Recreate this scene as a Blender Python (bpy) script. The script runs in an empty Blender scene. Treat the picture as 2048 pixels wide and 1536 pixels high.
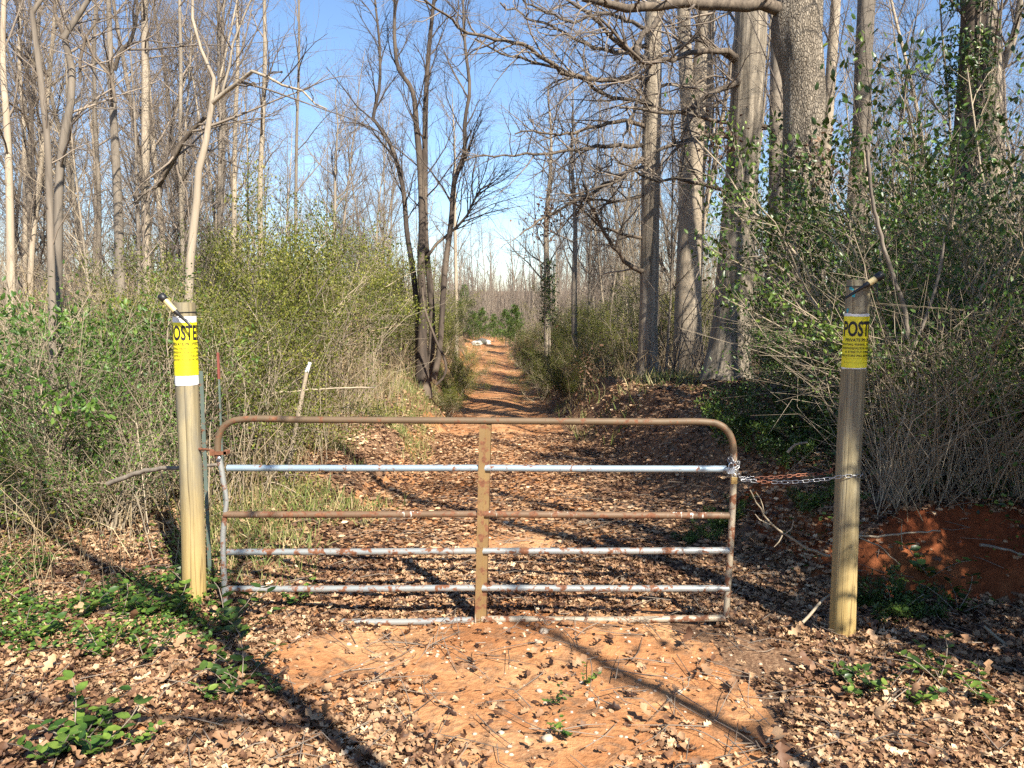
import bpy, math, random
import numpy as np
from mathutils import Vector

random.seed(7)
RS = np.random.RandomState(11)
SC = bpy.context.scene
COL = SC.collection

# ------------------------------------------------------------------ camera
CAMZ, PITCH, FPX = 2.05, math.radians(6.3), 1547.0
cam = bpy.data.objects.new('camera', bpy.data.cameras.new('camera'))
COL.objects.link(cam)
cam.location = (0, 0, CAMZ)
cam.rotation_euler = (math.pi / 2 - PITCH, 0, 0)
cam.data.sensor_width = 36.0
cam.data.lens = 36.0 * FPX / 2048.0
cam.data.clip_start = 0.05
cam.data.clip_end = 2000
SC.camera = cam

# ------------------------------------------------------------------ sky, sun, exposure
SUN_EL = math.radians(42.5)
SUN_TO = Vector((0.50, -0.866, 0)).normalized()          # horizontal direction towards the sun
W = bpy.data.worlds.new('World'); SC.world = W; W.use_nodes = True
nt = W.node_tree
for n in list(nt.nodes): nt.nodes.remove(n)
sky = nt.nodes.new('ShaderNodeTexSky'); sky.sky_type = 'NISHITA'; sky.sun_disc = False
sky.sun_elevation = SUN_EL
sky.sun_rotation = math.atan2(SUN_TO.x, SUN_TO.y)
sky.air_density = 1.0; sky.dust_density = 0.1; sky.ozone_density = 4.5; sky.altitude = 300
bg = nt.nodes.new('ShaderNodeBackground'); bg.inputs['Strength'].default_value = 0.082
wo = nt.nodes.new('ShaderNodeOutputWorld')
nt.links.new(sky.outputs[0], bg.inputs['Color']); nt.links.new(bg.outputs[0], wo.inputs['Surface'])
sl = bpy.data.lights.new('sun', 'SUN'); sl.energy = 5.0; sl.angle = math.radians(0.53); sl.color = (1.0, 0.93, 0.80)
so = bpy.data.objects.new('sun', sl); COL.objects.link(so)
sd = Vector((SUN_TO.x * math.cos(SUN_EL), SUN_TO.y * math.cos(SUN_EL), math.sin(SUN_EL)))
so.rotation_euler = sd.to_track_quat('Z', 'Y').to_euler(); so.location = (20, -30, 40)
SC.view_settings.view_transform = 'Standard'; SC.view_settings.look = 'None'
SC.view_settings.exposure = 1.38; SC.view_settings.gamma = 1.0
SC.view_settings.use_curve_mapping = False
SC.render.engine = 'CYCLES'
SC.cycles.max_bounces = 5; SC.cycles.diffuse_bounces = 3; SC.cycles.glossy_bounces = 2
SC.cycles.transmission_bounces = 3; SC.cycles.transparent_max_bounces = 4
SC.cycles.caustics_reflective = False; SC.cycles.caustics_refractive = False
SC.cycles.use_denoising = False
SC.cycles.use_adaptive_sampling = True; SC.cycles.adaptive_threshold = 0.02

# ------------------------------------------------------------------ helpers: numbers
def ray(px, py):
    dx, dy = (px - 1024) / FPX, (768 - py) / FPX
    return np.array([dx, math.cos(PITCH) + dy * math.sin(PITCH), -math.sin(PITCH) + dy * math.cos(PITCH)])
def at(px, py, Y):
    d = ray(px, py); t = Y / d[1]
    return np.array([d[0] * t, Y, CAMZ + d[2] * t])

_T = RS.rand(256, 256)
def vnoise(x, y):
    x = np.asarray(x, float); y = np.asarray(y, float)
    xi = np.floor(x).astype(int); yi = np.floor(y).astype(int)
    fx = x - xi; fy = y - yi
    fx = fx * fx * (3 - 2 * fx); fy = fy * fy * (3 - 2 * fy)
    a = _T[xi & 255, yi & 255]; b = _T[(xi + 1) & 255, yi & 255]
    c = _T[xi & 255, (yi + 1) & 255]; d = _T[(xi + 1) & 255, (yi + 1) & 255]
    return (a * (1 - fx) + b * fx) * (1 - fy) + (c * (1 - fx) + d * fx) * fy
def fbm(x, y, o=4):
    s = 0; a = .5; t = 0
    for i in range(o):
        s = s + a * vnoise(x * 2 ** i + 17.3 * i, y * 2 ** i + 9.1 * i); t += a; a *= .5
    return s / t
def smooth(t):
    t = np.clip(t, 0, 1); return t * t * (3 - 2 * t)

def centre(y): return np.interp(y, [0, 5, 12, 20, 30, 40, 55, 75], [-.3, -.25, -.25, -.3, -.6, -1.15, -1.8, -3.2])
def bank_r(x, y):
    rw = np.interp(y, [5, 7, 9, 16, 30], [2.25, 2.15, 1.9, 1.35, 1.25])
    j = (fbm(x * 1.1 + 3, y * .9, 3) - .5)
    side = smooth((x - centre(y) - rw + j * .5) / 1.0)
    face = smooth((y - 5.42 + .5 * (fbm(x * 1.6, x * 0 + 5.5, 3) - .5) * 2 + .1 * j) / .42)
    return side * face
def ground_h(x, y, micro=True):
    x = np.asarray(x, float); y = np.asarray(y, float)
    cx = centre(y)
    zr = np.interp(y, [-12, 3, 4.4, 5, 7, 12, 20, 30, 40, 52, 60, 80, 120, 300], [0, -.02, -.10, -.145, -.20, -.38, -.95, -1.4, -1.35, -1.05, -.9, -.6, 1.2, 5])
    zl = np.interp(y, [-12, 3.5, 5.3, 8, 12, 18, 30, 52, 60, 80, 120, 300], [0, -.03, -.10, .03, .34, .3, 0, -.6, -.8, -.6, 1.2, 5])
    zR = np.interp(y, [-12, 5, 8, 12, 15, 18, 30, 52, 60, 80, 120, 300], [.3, .45, .57, .6, .45, .2, -.3, -.8, -.85, -.6, 1.2, 5])
    sL = smooth((cx - 1.1 - x + .5 * (fbm(x, y * .7 + 40, 2) - .5)) / 1.0)
    sR = bank_r(x, y)
    z = zr * (1 - sL - sR) + zl * sL + zR * sR
    if micro:
        z = z + .10 * (fbm(x * .5, y * .5, 3) - .5) + .05 * (fbm(x * 2.2, y * 2.2, 3) - .5) + .012 * (fbm(x * 9, y * 9, 2) - .5)
        z = z + .07 * (sR > .02) * (y > 5) * (x > 2) * (fbm(x * 6 + 3, y * 6 + z * 5, 3) - .5)
        z = z + .25 * sR * (fbm(x * 1.7 + 8, y * 1.7, 4) - .5) * np.where(y > 5, 1, 0)
        # wheel ruts, and the little mound of earth in front of the gate
        z = z - .05 * np.exp(-((x - cx + .75) / .28) ** 2) * smooth((y - 7) / 4) - .05 * np.exp(-((x - cx - .75) / .28) ** 2) * smooth((y - 7) / 4)
        z = z + .055 * np.exp(-((x - .55) / .95) ** 2 - ((y - 4.72) / .34) ** 2) - .035 * np.exp(-((x + .7) / .5) ** 2 - ((y - 5.05) / .3) ** 2)
    return z
def hgt(x, y): return float(ground_h(x, y))
def on_ground(px, py):
    d = ray(px, py)
    t = 1.0
    while t < 160:
        p = np.array([0, 0, CAMZ]) + d * t
        if p[2] < hgt(p[0], p[1]): return p
        t += .04 if t < 20 else .2
    return p

# ------------------------------------------------------------------ helpers: meshes
def link(name, data, parent=None):
    o = bpy.data.objects.new(name, data); COL.objects.link(o)
    if parent is not None: o.parent = parent
    return o
def tag(o, label=None, cat=None, group=None, kind=None):
    if label: o['label'] = label
    if cat: o['category'] = cat
    if group: o['group'] = group
    if kind: o['kind'] = kind
    return o
def empty(name, loc=(0, 0, 0), rz=0, s=1.0):
    o = bpy.data.objects.new(name, None); COL.objects.link(o)
    o.location = tuple(float(v) for v in loc); o.rotation_euler = (0, 0, rz); o.scale = (s, s, s)
    o.empty_display_size = .2
    return o
def copy_thing(root, loc, rz=0, s=(1, 1, 1)):
    r = root.copy(); COL.objects.link(r)
    r.location = tuple(float(v) for v in loc); r.rotation_euler = (0, 0, rz); r.scale = s
    for ch in root.children:
        c = ch.copy(); COL.objects.link(c); c.parent = r
        for g in ch.children:
            d = g.copy(); COL.objects.link(d); d.parent = c
    return r

class MB:
    """collects triangles/quads, builds one mesh with a per-vertex float 'rnd'"""
    def __init__(s): s.v = []; s.q = []; s.t = []; s.a = []; s.n = 0
    def add(s, v, quads=None, tris=None, rnd=None):
        v = np.asarray(v, np.float32).reshape(-1, 3)
        if quads is not None and len(quads): s.q.append(np.asarray(quads, np.int64).reshape(-1, 4) + s.n)
        if tris is not None and len(tris): s.t.append(np.asarray(tris, np.int64).reshape(-1, 3) + s.n)
        s.v.append(v)
        if rnd is None: rnd = np.full(len(v), random.random())
        s.a.append(np.broadcast_to(np.asarray(rnd, np.float32), (len(v),)).copy()); s.n += len(v)
    def tubes(s, P, R, sides, cap=False, rnd=None, ridge=0.0):
        P = np.asarray(P, float); R = np.asarray(R, float)
        M, n, _ = P.shape
        if M == 0: return
        T = np.empty_like(P); T[:, 1:-1] = P[:, 2:] - P[:, :-2]; T[:, 0] = P[:, 1] - P[:, 0]; T[:, -1] = P[:, -1] - P[:, -2]
        T /= np.linalg.norm(T, axis=2, keepdims=True) + 1e-9
        D = P[:, -1] - P[:, 0]
        cl0 = np.linalg.norm(D, axis=1) < 1e-4; ref = np.cross(D, RS.randn(M, 3))
        if cl0.any(): ref[cl0] = np.cross(P[cl0, 1] - P[cl0, 0], P[cl0, 2] - P[cl0, 1])
        ref /= np.linalg.norm(ref, axis=1, keepdims=True) + 1e-9
        ref = np.repeat(ref[:, None, :], n, 1)
        U = ref - (ref * T).sum(2, keepdims=True) * T; U /= np.linalg.norm(U, axis=2, keepdims=True) + 1e-9
        V = np.cross(T, U)
        th = np.arange(sides) * 2 * math.pi / sides
        rr = R[:, :, None] * np.ones(sides)
        if ridge > 0:
            L = np.cumsum(np.concatenate([np.zeros((M, 1)), np.linalg.norm(P[:, 1:] - P[:, :-1], axis=2)], 1), 1)
            A = np.cos(th)[None, None, :] * 5; B = np.sin(th)[None, None, :] * 5
            L3 = L[:, :, None]
            rr = rr * (1 + ridge * 2 * (vnoise(A + 50 + L3 * .6, B + 20 + L3 * .35) - .5) + ridge * 1.2 * (vnoise(A * 2.2 + L3 * 2.3, B * 2.2 + L3 * 1.7) - .5))
        C = P[:, :, None, :] + rr[..., None] * (np.cos(th)[None, None, :, None] * U[:, :, None, :] + np.sin(th)[None, None, :, None] * V[:, :, None, :])
        base = (np.arange(M) * n * sides)[:, None, None]
        i = np.arange(n - 1)[None, :, None] * sides; k = np.arange(sides)[None, None, :]; k2 = (k + 1) % sides
        q = np.stack([base + i + k, base + i + k2, base + i + sides + k2, base + i + sides + k], -1).reshape(-1, 4)
        if rnd is None: rnd = np.repeat(RS.rand(M), n * sides)
        s.add(C.reshape(-1, 3), quads=q, rnd=rnd)
        if cap:
            for m in range(M):
                for e in (0, n - 1):
                    ring = C[m, e]; c = ring.mean(0)
                    kk = np.arange(sides)
                    f = np.stack([np.full(sides, sides), (kk + 1) % sides if e == 0 else kk, kk if e == 0 else (kk + 1) % sides], 1)
                    s.add(np.vstack([ring, c]), tris=f, rnd=.5)
    def tube(s, pts, r, sides=10, cap=True, ridge=0.0, rnd=None):
        pts = np.asarray(pts, float); r = np.broadcast_to(np.asarray(r, float), (len(pts),))
        s.tubes(pts[None], r[None], sides, cap, rnd, ridge)
    def box(s, lo, hi, rnd=None):
        x0, y0, z0 = lo; x1, y1, z1 = hi
        v = [(x0, y0, z0), (x1, y0, z0), (x1, y1, z0), (x0, y1, z0), (x0, y0, z1), (x1, y0, z1), (x1, y1, z1), (x0, y1, z1)]
        s.add(v, quads=[(0, 3, 2, 1), (4, 5, 6, 7), (0, 1, 5, 4), (1, 2, 6, 5), (2, 3, 7, 6), (3, 0, 4, 7)], rnd=rnd)
    def leaves(s, pos, d, nrm, size, tmpl, rnd=None, wid=1.0):
        """template vertices (x along, y across, z up), faces quads/tris"""
        tv, tq, tt = tmpl
        pos = np.asarray(pos, float); M = len(pos)
        if M == 0: return
        d = d / (np.linalg.norm(d, axis=1, keepdims=True) + 1e-9)
        nrm = nrm - (nrm * d).sum(1, keepdims=True) * d; nrm /= np.linalg.norm(nrm, axis=1, keepdims=True) + 1e-9
        b = np.cross(nrm, d)
        size = np.broadcast_to(np.asarray(size, float), (M,))
        tv = np.asarray(tv, float)
        if tv.ndim == 2: tv = np.broadcast_to(tv, (M,) + tv.shape)
        k = tv.shape[1]
        V = pos[:, None, :] + size[:, None, None] * (tv[:, :, 0:1] * d[:, None, :] + wid * tv[:, :, 1:2] * b[:, None, :] + tv[:, :, 2:3] * nrm[:, None, :])
        off = (np.arange(M) * k)[:, None, None]
        q = (off + np.asarray(tq, int)[None]).reshape(-1, 4) if len(tq) else None
        t = (off + np.asarray(tt, int)[None]).reshape(-1, 3) if len(tt) else None
        if rnd is None: rnd = RS.rand(M)
        s.add(V.reshape(-1, 3), quads=q, tris=t, rnd=np.repeat(rnd, k))
    def mesh(s, name, mat, smooth_=True):
        me = bpy.data.meshes.new(name)
        v = np.concatenate(s.v); q = np.concatenate(s.q) if s.q else np.zeros((0, 4), np.int64); t = np.concatenate(s.t) if s.t else np.zeros((0, 3), np.int64)
        me.vertices.add(len(v)); me.vertices.foreach_set('co', v.ravel().astype(np.float32))
        me.loops.add(q.size + t.size); me.loops.foreach_set('vertex_index', np.concatenate([q.ravel(), t.ravel()]).astype(np.int32))
        me.polygons.add(len(q) + len(t))
        me.polygons.foreach_set('loop_start', np.concatenate([np.arange(len(q)) * 4, len(q) * 4 + np.arange(len(t)) * 3]).astype(np.int32))
        me.polygons.foreach_set('use_smooth', np.full(len(q) + len(t), smooth_))
        a = me.attributes.new('rnd', 'FLOAT', 'POINT'); a.data.foreach_set('value', np.concatenate(s.a).astype(np.float32))
        me.update(calc_edges=True)
        if mat: me.materials.append(mat)
        return me
    def obj(s, name, mat, parent=None, smooth_=True):
        return link(name, s.mesh(name, mat, smooth_), parent)

# ------------------------------------------------------------------ materials
def newmat(name):
    m = bpy.data.materials.new(name); m.use_nodes = True
    nt = m.node_tree
    return m, nt, nt.nodes['Principled BSDF'], nt.nodes['Material Output']
def ramp(nt, stops, fac=None):
    r = nt.nodes.new('ShaderNodeValToRGB'); e = r.color_ramp.elements
    while len(e) < len(stops): e.new(.5)
    for i, (p, c) in enumerate(stops):
        e[i].position = p; e[i].color = (c[0], c[1], c[2], 1) if len(c) == 3 else c
    if fac is not None: nt.links.new(fac, r.inputs['Fac'])
    return r
def coords(nt, scale=(1, 1, 1), src='Object'):
    tc = nt.nodes.new('ShaderNodeTexCoord'); mp = nt.nodes.new('ShaderNodeMapping')
    mp.inputs['Scale'].default_value = scale
    nt.links.new(tc.outputs[src], mp.inputs['Vector']); return mp.outputs[0]
def noise(nt, vec, scale, detail=4, rough=.6, dist=0.0):
    n = nt.nodes.new('ShaderNodeTexNoise'); n.inputs['Scale'].default_value = scale; n.inputs['Detail'].default_value = detail
    n.inputs['Roughness'].default_value = rough; n.inputs['Distortion'].default_value = dist
    nt.links.new(vec, n.inputs['Vector']); return n
def mixc(nt, a, b, fac, mode='MIX'):
    m = nt.nodes.new('ShaderNodeMix'); m.data_type = 'RGBA'; m.blend_type = mode
    for s, v in ((m.inputs[0], fac), (m.inputs[6], a), (m.inputs[7], b)):
        if isinstance(v, (int, float)): s.default_value = v
        elif isinstance(v, tuple): s.default_value = (*v, 1)
        else: nt.links.new(v, s)
    return m.outputs[2]
def bump(nt, h, bsdf, strength=.5, dist=.01):
    b = nt.nodes.new('ShaderNodeBump'); b.inputs['Strength'].default_value = strength; b.inputs['Distance'].default_value = dist
    nt.links.new(h, b.inputs['Height']); nt.links.new(b.outputs[0], bsdf.inputs['Normal'])
def attr(nt, name='rnd'):
    a = nt.nodes.new('ShaderNodeAttribute'); a.attribute_name = name; return a.outputs['Fac']
def objrnd(nt):
    o = nt.nodes.new('ShaderNodeObjectInfo'); return o.outputs['Random']

def bark_mat(name, dark, light, sc=7.0, stretch=.13, bstr=.7, bd=.02, patch=None, vor=False):
    m, nt, b, o = newmat(name)
    v = coords(nt, (1, 1, stretch))
    n = noise(nt, v, sc, 5, .65, .6)
    r = ramp(nt, [(.30, dark), (.52, tuple((x + y) / 2 for x, y in zip(dark, light))), (.72, light)], n.outputs[0])
    col = r.outputs[0]
    v2 = coords(nt, (1, 1, .5)); n2 = noise(nt, v2, 1.6, 3, .5)
    if patch:
        pr = ramp(nt, [(.48, (0, 0, 0)), (.62, (1, 1, 1))], n2.outputs[0])
        col = mixc(nt, col, patch, pr.outputs[0])
    h = n.outputs[0]
    if vor:
        vo = nt.nodes.new('ShaderNodeTexVoronoi'); vo.feature = 'DISTANCE_TO_EDGE'; vo.inputs['Scale'].default_value = sc * 4.6
        vv = coords(nt, (1, 1, .42))
        dn = noise(nt, vv, 6, 3); vm = mixc(nt, vv, dn.outputs[1], .10)
        nt.links.new(vm, vo.inputs['Vector'])
        er = ramp(nt, [(.0, (.42, .40, .38)), (.22, (1, 1, 1))], vo.outputs['Distance'])
        col = mixc(nt, col, er.outputs[0], .85, 'MULTIPLY')
        ma = nt.nodes.new('ShaderNodeMath'); ma.operation = 'ADD'
        nt.links.new(er.outputs[0], ma.inputs[0]); nt.links.new(n.outputs[0], ma.inputs[1]); h = ma.outputs[0]
    rr = ramp(nt, [(0, (.78, .78, .78)), (1, (1.15, 1.12, 1.08))], objrnd(nt))
    col = mixc(nt, col, rr.outputs[0], 1.0, 'MULTIPLY')
    nt.links.new(col, b.inputs['Base Color'])
    b.inputs['Roughness'].default_value = .85; b.inputs['Specular IOR Level'].default_value = .25
    bump(nt, h, b, bstr, bd)
    return m
def twig_mat(name, c1, c2):
    m, nt, b, o = newmat(name)
    r = ramp(nt, [(0, c1), (1, c2)], attr(nt))
    nt.links.new(r.outputs[0], b.inputs['Base Color'])
    b.inputs['Roughness'].default_value = .7; b.inputs['Specular IOR Level'].default_value = .3
    return m
def leaf_mat(name, stops, transl=.3, rough=.55, spec=.35, tcol=None):
    m, nt, b, o = newmat(name)
    r = ramp(nt, stops, attr(nt))
    v = coords(nt); n = noise(nt, v, 40, 2)
    rr = ramp(nt, [(.3, (.75, .75, .75)), (.7, (1.15, 1.15, 1.15))], n.outputs[0])
    col = mixc(nt, r.outputs[0], rr.outputs[0], 1.0, 'MULTIPLY')
    nt.links.new(col, b.inputs['Base Color'])
    b.inputs['Roughness'].default_value = rough; b.inputs['Specular IOR Level'].default_value = spec
    if transl > 0:
        t = nt.nodes.new('ShaderNodeBsdfTranslucent')
        if tcol: tc = mixc(nt, col, tcol, .5); nt.links.new(tc, t.inputs[0])
        else: nt.links.new(col, t.inputs[0])
        mx = nt.nodes.new('ShaderNodeMixShader'); mx.inputs[0].default_value = transl
        nt.links.new(b.outputs[0], mx.inputs[1]); nt.links.new(t.outputs[0], mx.inputs[2]); nt.links.new(mx.outputs[0], o.inputs['Surface'])
    return m

M_OAK = bark_mat('oak_bark', (.15, .12, .09), (.50, .43, .34), 9, .16, .9, .03, vor=True)
M_OAK2 = bark_mat('furrowed_bark', (.09, .075, .058), (.44, .375, .29), 11, .07, .9, .03)
M_PALE = bark_mat('pale_bark', (.20, .165, .125), (.46, .39, .30), 9, .15, .5, .01, patch=(.34, .28, .21))
M_GREY = bark_mat('grey_bark', (.11, .092, .075), (.29, .245, .195), 9, .15, .5, .01)
M_DARK = bark_mat('dark_bark', (.035, .028, .024), (.13, .10, .08), 12, .15, .6, .01, patch=(.16, .125, .095))
M_TWIG = twig_mat('twig', (.10, .08, .065), (.27, .215, .165))
M_TWIGD = twig_mat('dark_twig', (.045, .035, .03), (.12, .09, .07))
M_TWIGP = twig_mat('pale_twig', (.20, .16, .11), (.42, .34, .24))
M_LIMB = bark_mat('limb_bark', (.05, .038, .030), (.20, .16, .12), 14, .5, .5, .01)
M_STALK = twig_mat('dry_stalk', (.16, .11, .06), (.50, .38, .22))
M_FINE = leaf_mat('fine_olive_leaf', [(0, (.03, .045, .008)), (.4, (.085, .11, .016)), (.8, (.21, .22, .032)), (1, (.38, .36, .07))], .35)
M_BROAD = leaf_mat('broad_green_leaf', [(0, (.015, .035, .008)), (.5, (.04, .08, .014)), (.85, (.09, .15, .025)), (1, (.20, .27, .05))], .22, .38, .5)
M_BRIGHT = leaf_mat('bright_green_leaf', [(0, (.035, .085, .015)), (.6, (.085, .17, .028)), (1, (.21, .30, .05))], .35, .45, .4)
M_PINE = leaf_mat('pine_needle', [(0, (.035, .07, .015)), (.6, (.09, .15, .03)), (1, (.19, .27, .05))], .25)
M_CEDAR = leaf_mat('cedar_leaf', [(0, (.02, .04, .014)), (1, (.08, .11, .035))], .15)
M_OAKLEAF = leaf_mat('dead_oak_leaf', [(0, (.035, .016, .010)), (.2, (.14, .068, .036)), (.5, (.34, .195, .105)), (.8, (.53, .345, .195)), (1, (.68, .50, .32))], .12, .6, .35)
M_DEADLEAF = leaf_mat('hanging_dead_leaf', [(0, (.08, .04, .025)), (1, (.26, .15, .09))], .2)
M_GRASS = leaf_mat('grass_blade', [(0, (.10, .15, .035)), (.45, (.19, .23, .06)), (.75, (.38, .33, .14)), (1, (.55, .44, .24))], .3)

def clay_mat(name, leafy=0.0):
    m, nt, b, o = newmat(name)
    v = coords(nt)
    n1 = noise(nt, v, 1.1, 6, .62, .4); n2 = noise(nt, v, 22, 5, .7); n3 = noise(nt, v, 6, 4, .6, 1.0)
    c = ramp(nt, [(.30, (.28, .115, .045)), (.5, (.42, .205, .092)), (.68, (.56, .33, .17))], n1.outputs[0]).outputs[0]
    c2 = ramp(nt, [(.3, (.72, .66, .6)), (.7, (1.22, 1.22, 1.22))], n2.outputs[0]).outputs[0]
    c = mixc(nt, c, c2, 1.0, 'MULTIPLY')
    l = ramp(nt, [(.25, (.045, .024, .014)), (.5, (.17, .095, .055)), (.75, (.42, .28, .17))], noise(nt, v, 34, 3, .7, 1.5).outputs[0]).outputs[0]
    if leafy > 0:
        f = ramp(nt, [(max(0, .62 - leafy * .5), (0, 0, 0)), (min(1, .80 - leafy * .5), (1, 1, 1))], n3.outputs[0]).outputs[0]
        c = mixc(nt, c, l, f)
    nt.links.new(c, b.inputs['Base Color']); b.inputs['Roughness'].default_value = .95; b.inputs['Specular IOR Level'].default_value = .15
    ad = nt.nodes.new('ShaderNodeMath'); ad.operation = 'ADD'
    nt.links.new(n2.outputs[0], ad.inputs[0]); nt.links.new(n3.outputs[0], ad.inputs[1])
    bump(nt, ad.outputs[0], b, .9, .02)
    return m
M_TRACK = clay_mat('clay_track', .22)
M_GROUND = clay_mat('leafy_forest_soil', .85)
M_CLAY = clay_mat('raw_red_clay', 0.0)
for e, c in zip([n for n in M_CLAY.node_tree.nodes if n.type == 'VALTORGB'][0].color_ramp.elements, [(.08, .022, .010), (.16, .045, .017), (.27, .10, .040)]): e.color = (*c, 1)  # bank clay darkened, so its colour carries part of the shade there

# ------------------------------------------------------------------ terrain
def graded(a, pieces):
    out = [a]
    for end, st in pieces:
        while out[-1] < end - 1e-6: out.append(out[-1] + st)
    return np.array(out)
ys = graded(-14, [(2, .8), (8.5, .06), (14, .12), (24, .25), (60, .8), (130, 4), (320, 20)])
xs_p = graded(0, [(4.6, .07), (8, .18), (20, .6), (60, 3), (260, 20)])
xs = np.concatenate([-xs_p[::-1][:-1], xs_p])
GX, GY = np.meshgrid(xs, ys)
GZ = ground_h(GX, GY)
gv = np.stack([GX, GY, GZ], -1).reshape(-1, 3)
nx = len(xs)
ii, jj = np.meshgrid(np.arange(len(ys) - 1), np.arange(nx - 1), indexing='ij')
qa = (ii * nx + jj).ravel(); quads = np.stack([qa, qa + 1, qa + 1 + nx, qa + nx], 1)
fc = gv[quads].mean(1)
wob = (fbm(fc[:, 0] * 1.3, fc[:, 1] * .8, 3) - .5) * 1.1
track = np.abs(fc[:, 0] - centre(fc[:, 1])) + wob * .8 < np.interp(fc[:, 1], [-14, 3, 6, 12, 20, 60, 62], [1.9, 1.6, 1.35, 1.2, 1.3, 1.4, 0])
e = gv[quads[:, 3]] - gv[quads[:, 0]]; f_ = gv[quads[:, 1]] - gv[quads[:, 0]]
nn = np.cross(f_, e); nn /= np.linalg.norm(nn, axis=1, keepdims=True)
cl = (~track) & (nn[:, 2] < .86) & (fc[:, 0] > 2.2) & (fc[:, 1] < 7.5) & (fc[:, 1] > 4.9)
def sub(mask, name, mat, label):
    u, inv = np.unique(quads[mask], return_inverse=True)
    m = MB(); m.add(gv[u], quads=inv.reshape(-1, 4), rnd=.5)
    o = m.obj(name, mat); tag(o, label, kind='structure'); return o
G_ground = sub(~track & ~cl, 'ground', M_GROUND, 'forest floor covered with brown leaves')
G_track = sub(track, 'dirt_track', M_TRACK, 'orange clay track running straight into the woods')
G_clay = sub(cl, 'clay_bank', M_CLAY, 'raw red clay face of the bank beside the right post')

# ------------------------------------------------------------------ tree growing
def vec_norm(v):
    l = math.sqrt(v[0] * v[0] + v[1] * v[1] + v[2] * v[2]) + 1e-9
    return (v[0] / l, v[1] / l, v[2] / l)
def grow(p, d, L, n, wander, trop, rng):
    pts = [p]; st = L / (n - 1)
    for i in range(n - 1):
        d = vec_norm((d[0] + rng.gauss(0, wander), d[1] + rng.gauss(0, wander), d[2] + rng.gauss(0, wander) + trop))
        p = (p[0] + d[0] * st, p[1] + d[1] * st, p[2] + d[2] * st); pts.append(p)
    return pts
def perp_dir(d, ang, rng):
    a = vec_norm((rng.gauss(0, 1), rng.gauss(0, 1), rng.gauss(0, 1)))
    dot = a[0] * d[0] + a[1] * d[1] + a[2] * d[2]
    a = vec_norm((a[0] - dot * d[0], a[1] - dot * d[1], a[2] - dot * d[2]))
    c, s = math.cos(ang), math.sin(ang)
    return (d[0] * c + a[0] * s, d[1] * c + a[1] * s, d[2] * c + a[2] * s)
def sprout(T, pts, rad, lvl, specs, rng, bias=None):
    if lvl >= len(specs): return
    cnt, t0, t1, ang, L, rmax, n, wander, trop = specs[lvl]
    N = len(pts) - 1
    for k in range(cnt):
        t = t0 + (t1 - t0) * (k + rng.random()) / cnt
        f = t * N; i = min(int(f), N - 1); u = f - i
        a, b = pts[i], pts[i + 1]
        p = tuple(a[j] * (1 - u) + b[j] * u for j in range(3)); d = vec_norm(tuple(b[j] - a[j] for j in range(3)))
        r = rad[i] * (1 - u) + rad[i + 1] * u
        dd = perp_dir(d, ang * rng.uniform(.7, 1.3), rng)
        if bias is not None and lvl == 0: dd = vec_norm(tuple(dd[j] + bias[j] for j in range(3)))
        ll = L * rng.uniform(.55, 1.15) * (1.15 - .55 * t)
        r0 = min(r * .6, rmax * rng.uniform(.7, 1.1))
        q = grow(p, dd, ll, n, wander, trop, rng)
        rr = [r0 * (1 - .75 * m / (n - 1)) for m in range(n)]
        T.setdefault(lvl + 1, []).append((q, rr))
        sprout(T, q, rr, lvl + 1, specs, rng)
def emit(T, mb, levels, sides):
    for lv in levels:
        by = {}
        for q, r in T.get(lv, []): by.setdefault(len(q), []).append((q, r))
        for n, L in by.items():
            mb.tubes(np.array([x[0] for x in L]), np.array([x[1] for x in L]), sides)
# specs: count, t0, t1, angle, length, rmax, n, wander, tropism
def resample(pts, rad, step):
    pts = np.asarray(pts, float); rad = np.asarray(rad, float)
    s = np.concatenate([[0], np.cumsum(np.linalg.norm(np.diff(pts, axis=0), axis=1))])
    n = max(3, int(s[-1] / step) + 1); t = np.linspace(0, s[-1], n)
    # smooth interpolation (Catmull style through cubic on numpy gradient)
    out = np.empty((n, 3)); g = np.gradient(pts, s, axis=0)
    idx = np.clip(np.searchsorted(s, t, side='right') - 1, 0, len(s) - 2)
    h = (s[idx + 1] - s[idx])[:, None]; u = ((t - s[idx])[:, None]) / h
    p0, p1, m0, m1 = pts[idx], pts[idx + 1], g[idx] * h, g[idx + 1] * h
    out = (2 * u ** 3 - 3 * u ** 2 + 1) * p0 + (u ** 3 - 2 * u ** 2 + u) * m0 + (-2 * u ** 3 + 3 * u ** 2) * p1 + (u ** 3 - u ** 2) * m1
    return out, np.interp(t, s, rad)

def px_path(pts, Y, w, jit=0.0):
    """pts: pixel points along the limb; Y number or (Y0, Y1); w widths (px) start, end -> 3-D points and radii"""
    n = len(pts); Y0, Y1 = (Y, Y) if not isinstance(Y, tuple) else Y
    P, R = [], []
    for i, p in enumerate(pts):
        u = i / (n - 1); y = Y0 + (Y1 - Y0) * u
        P.append(at(p[0], p[1], y)); ww = p[2] if len(p) > 2 else w[0] + (w[1] - w[0]) * u
        R.append(ww * .5 / FPX * y)
    return np.array(P), np.array(R)

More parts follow.
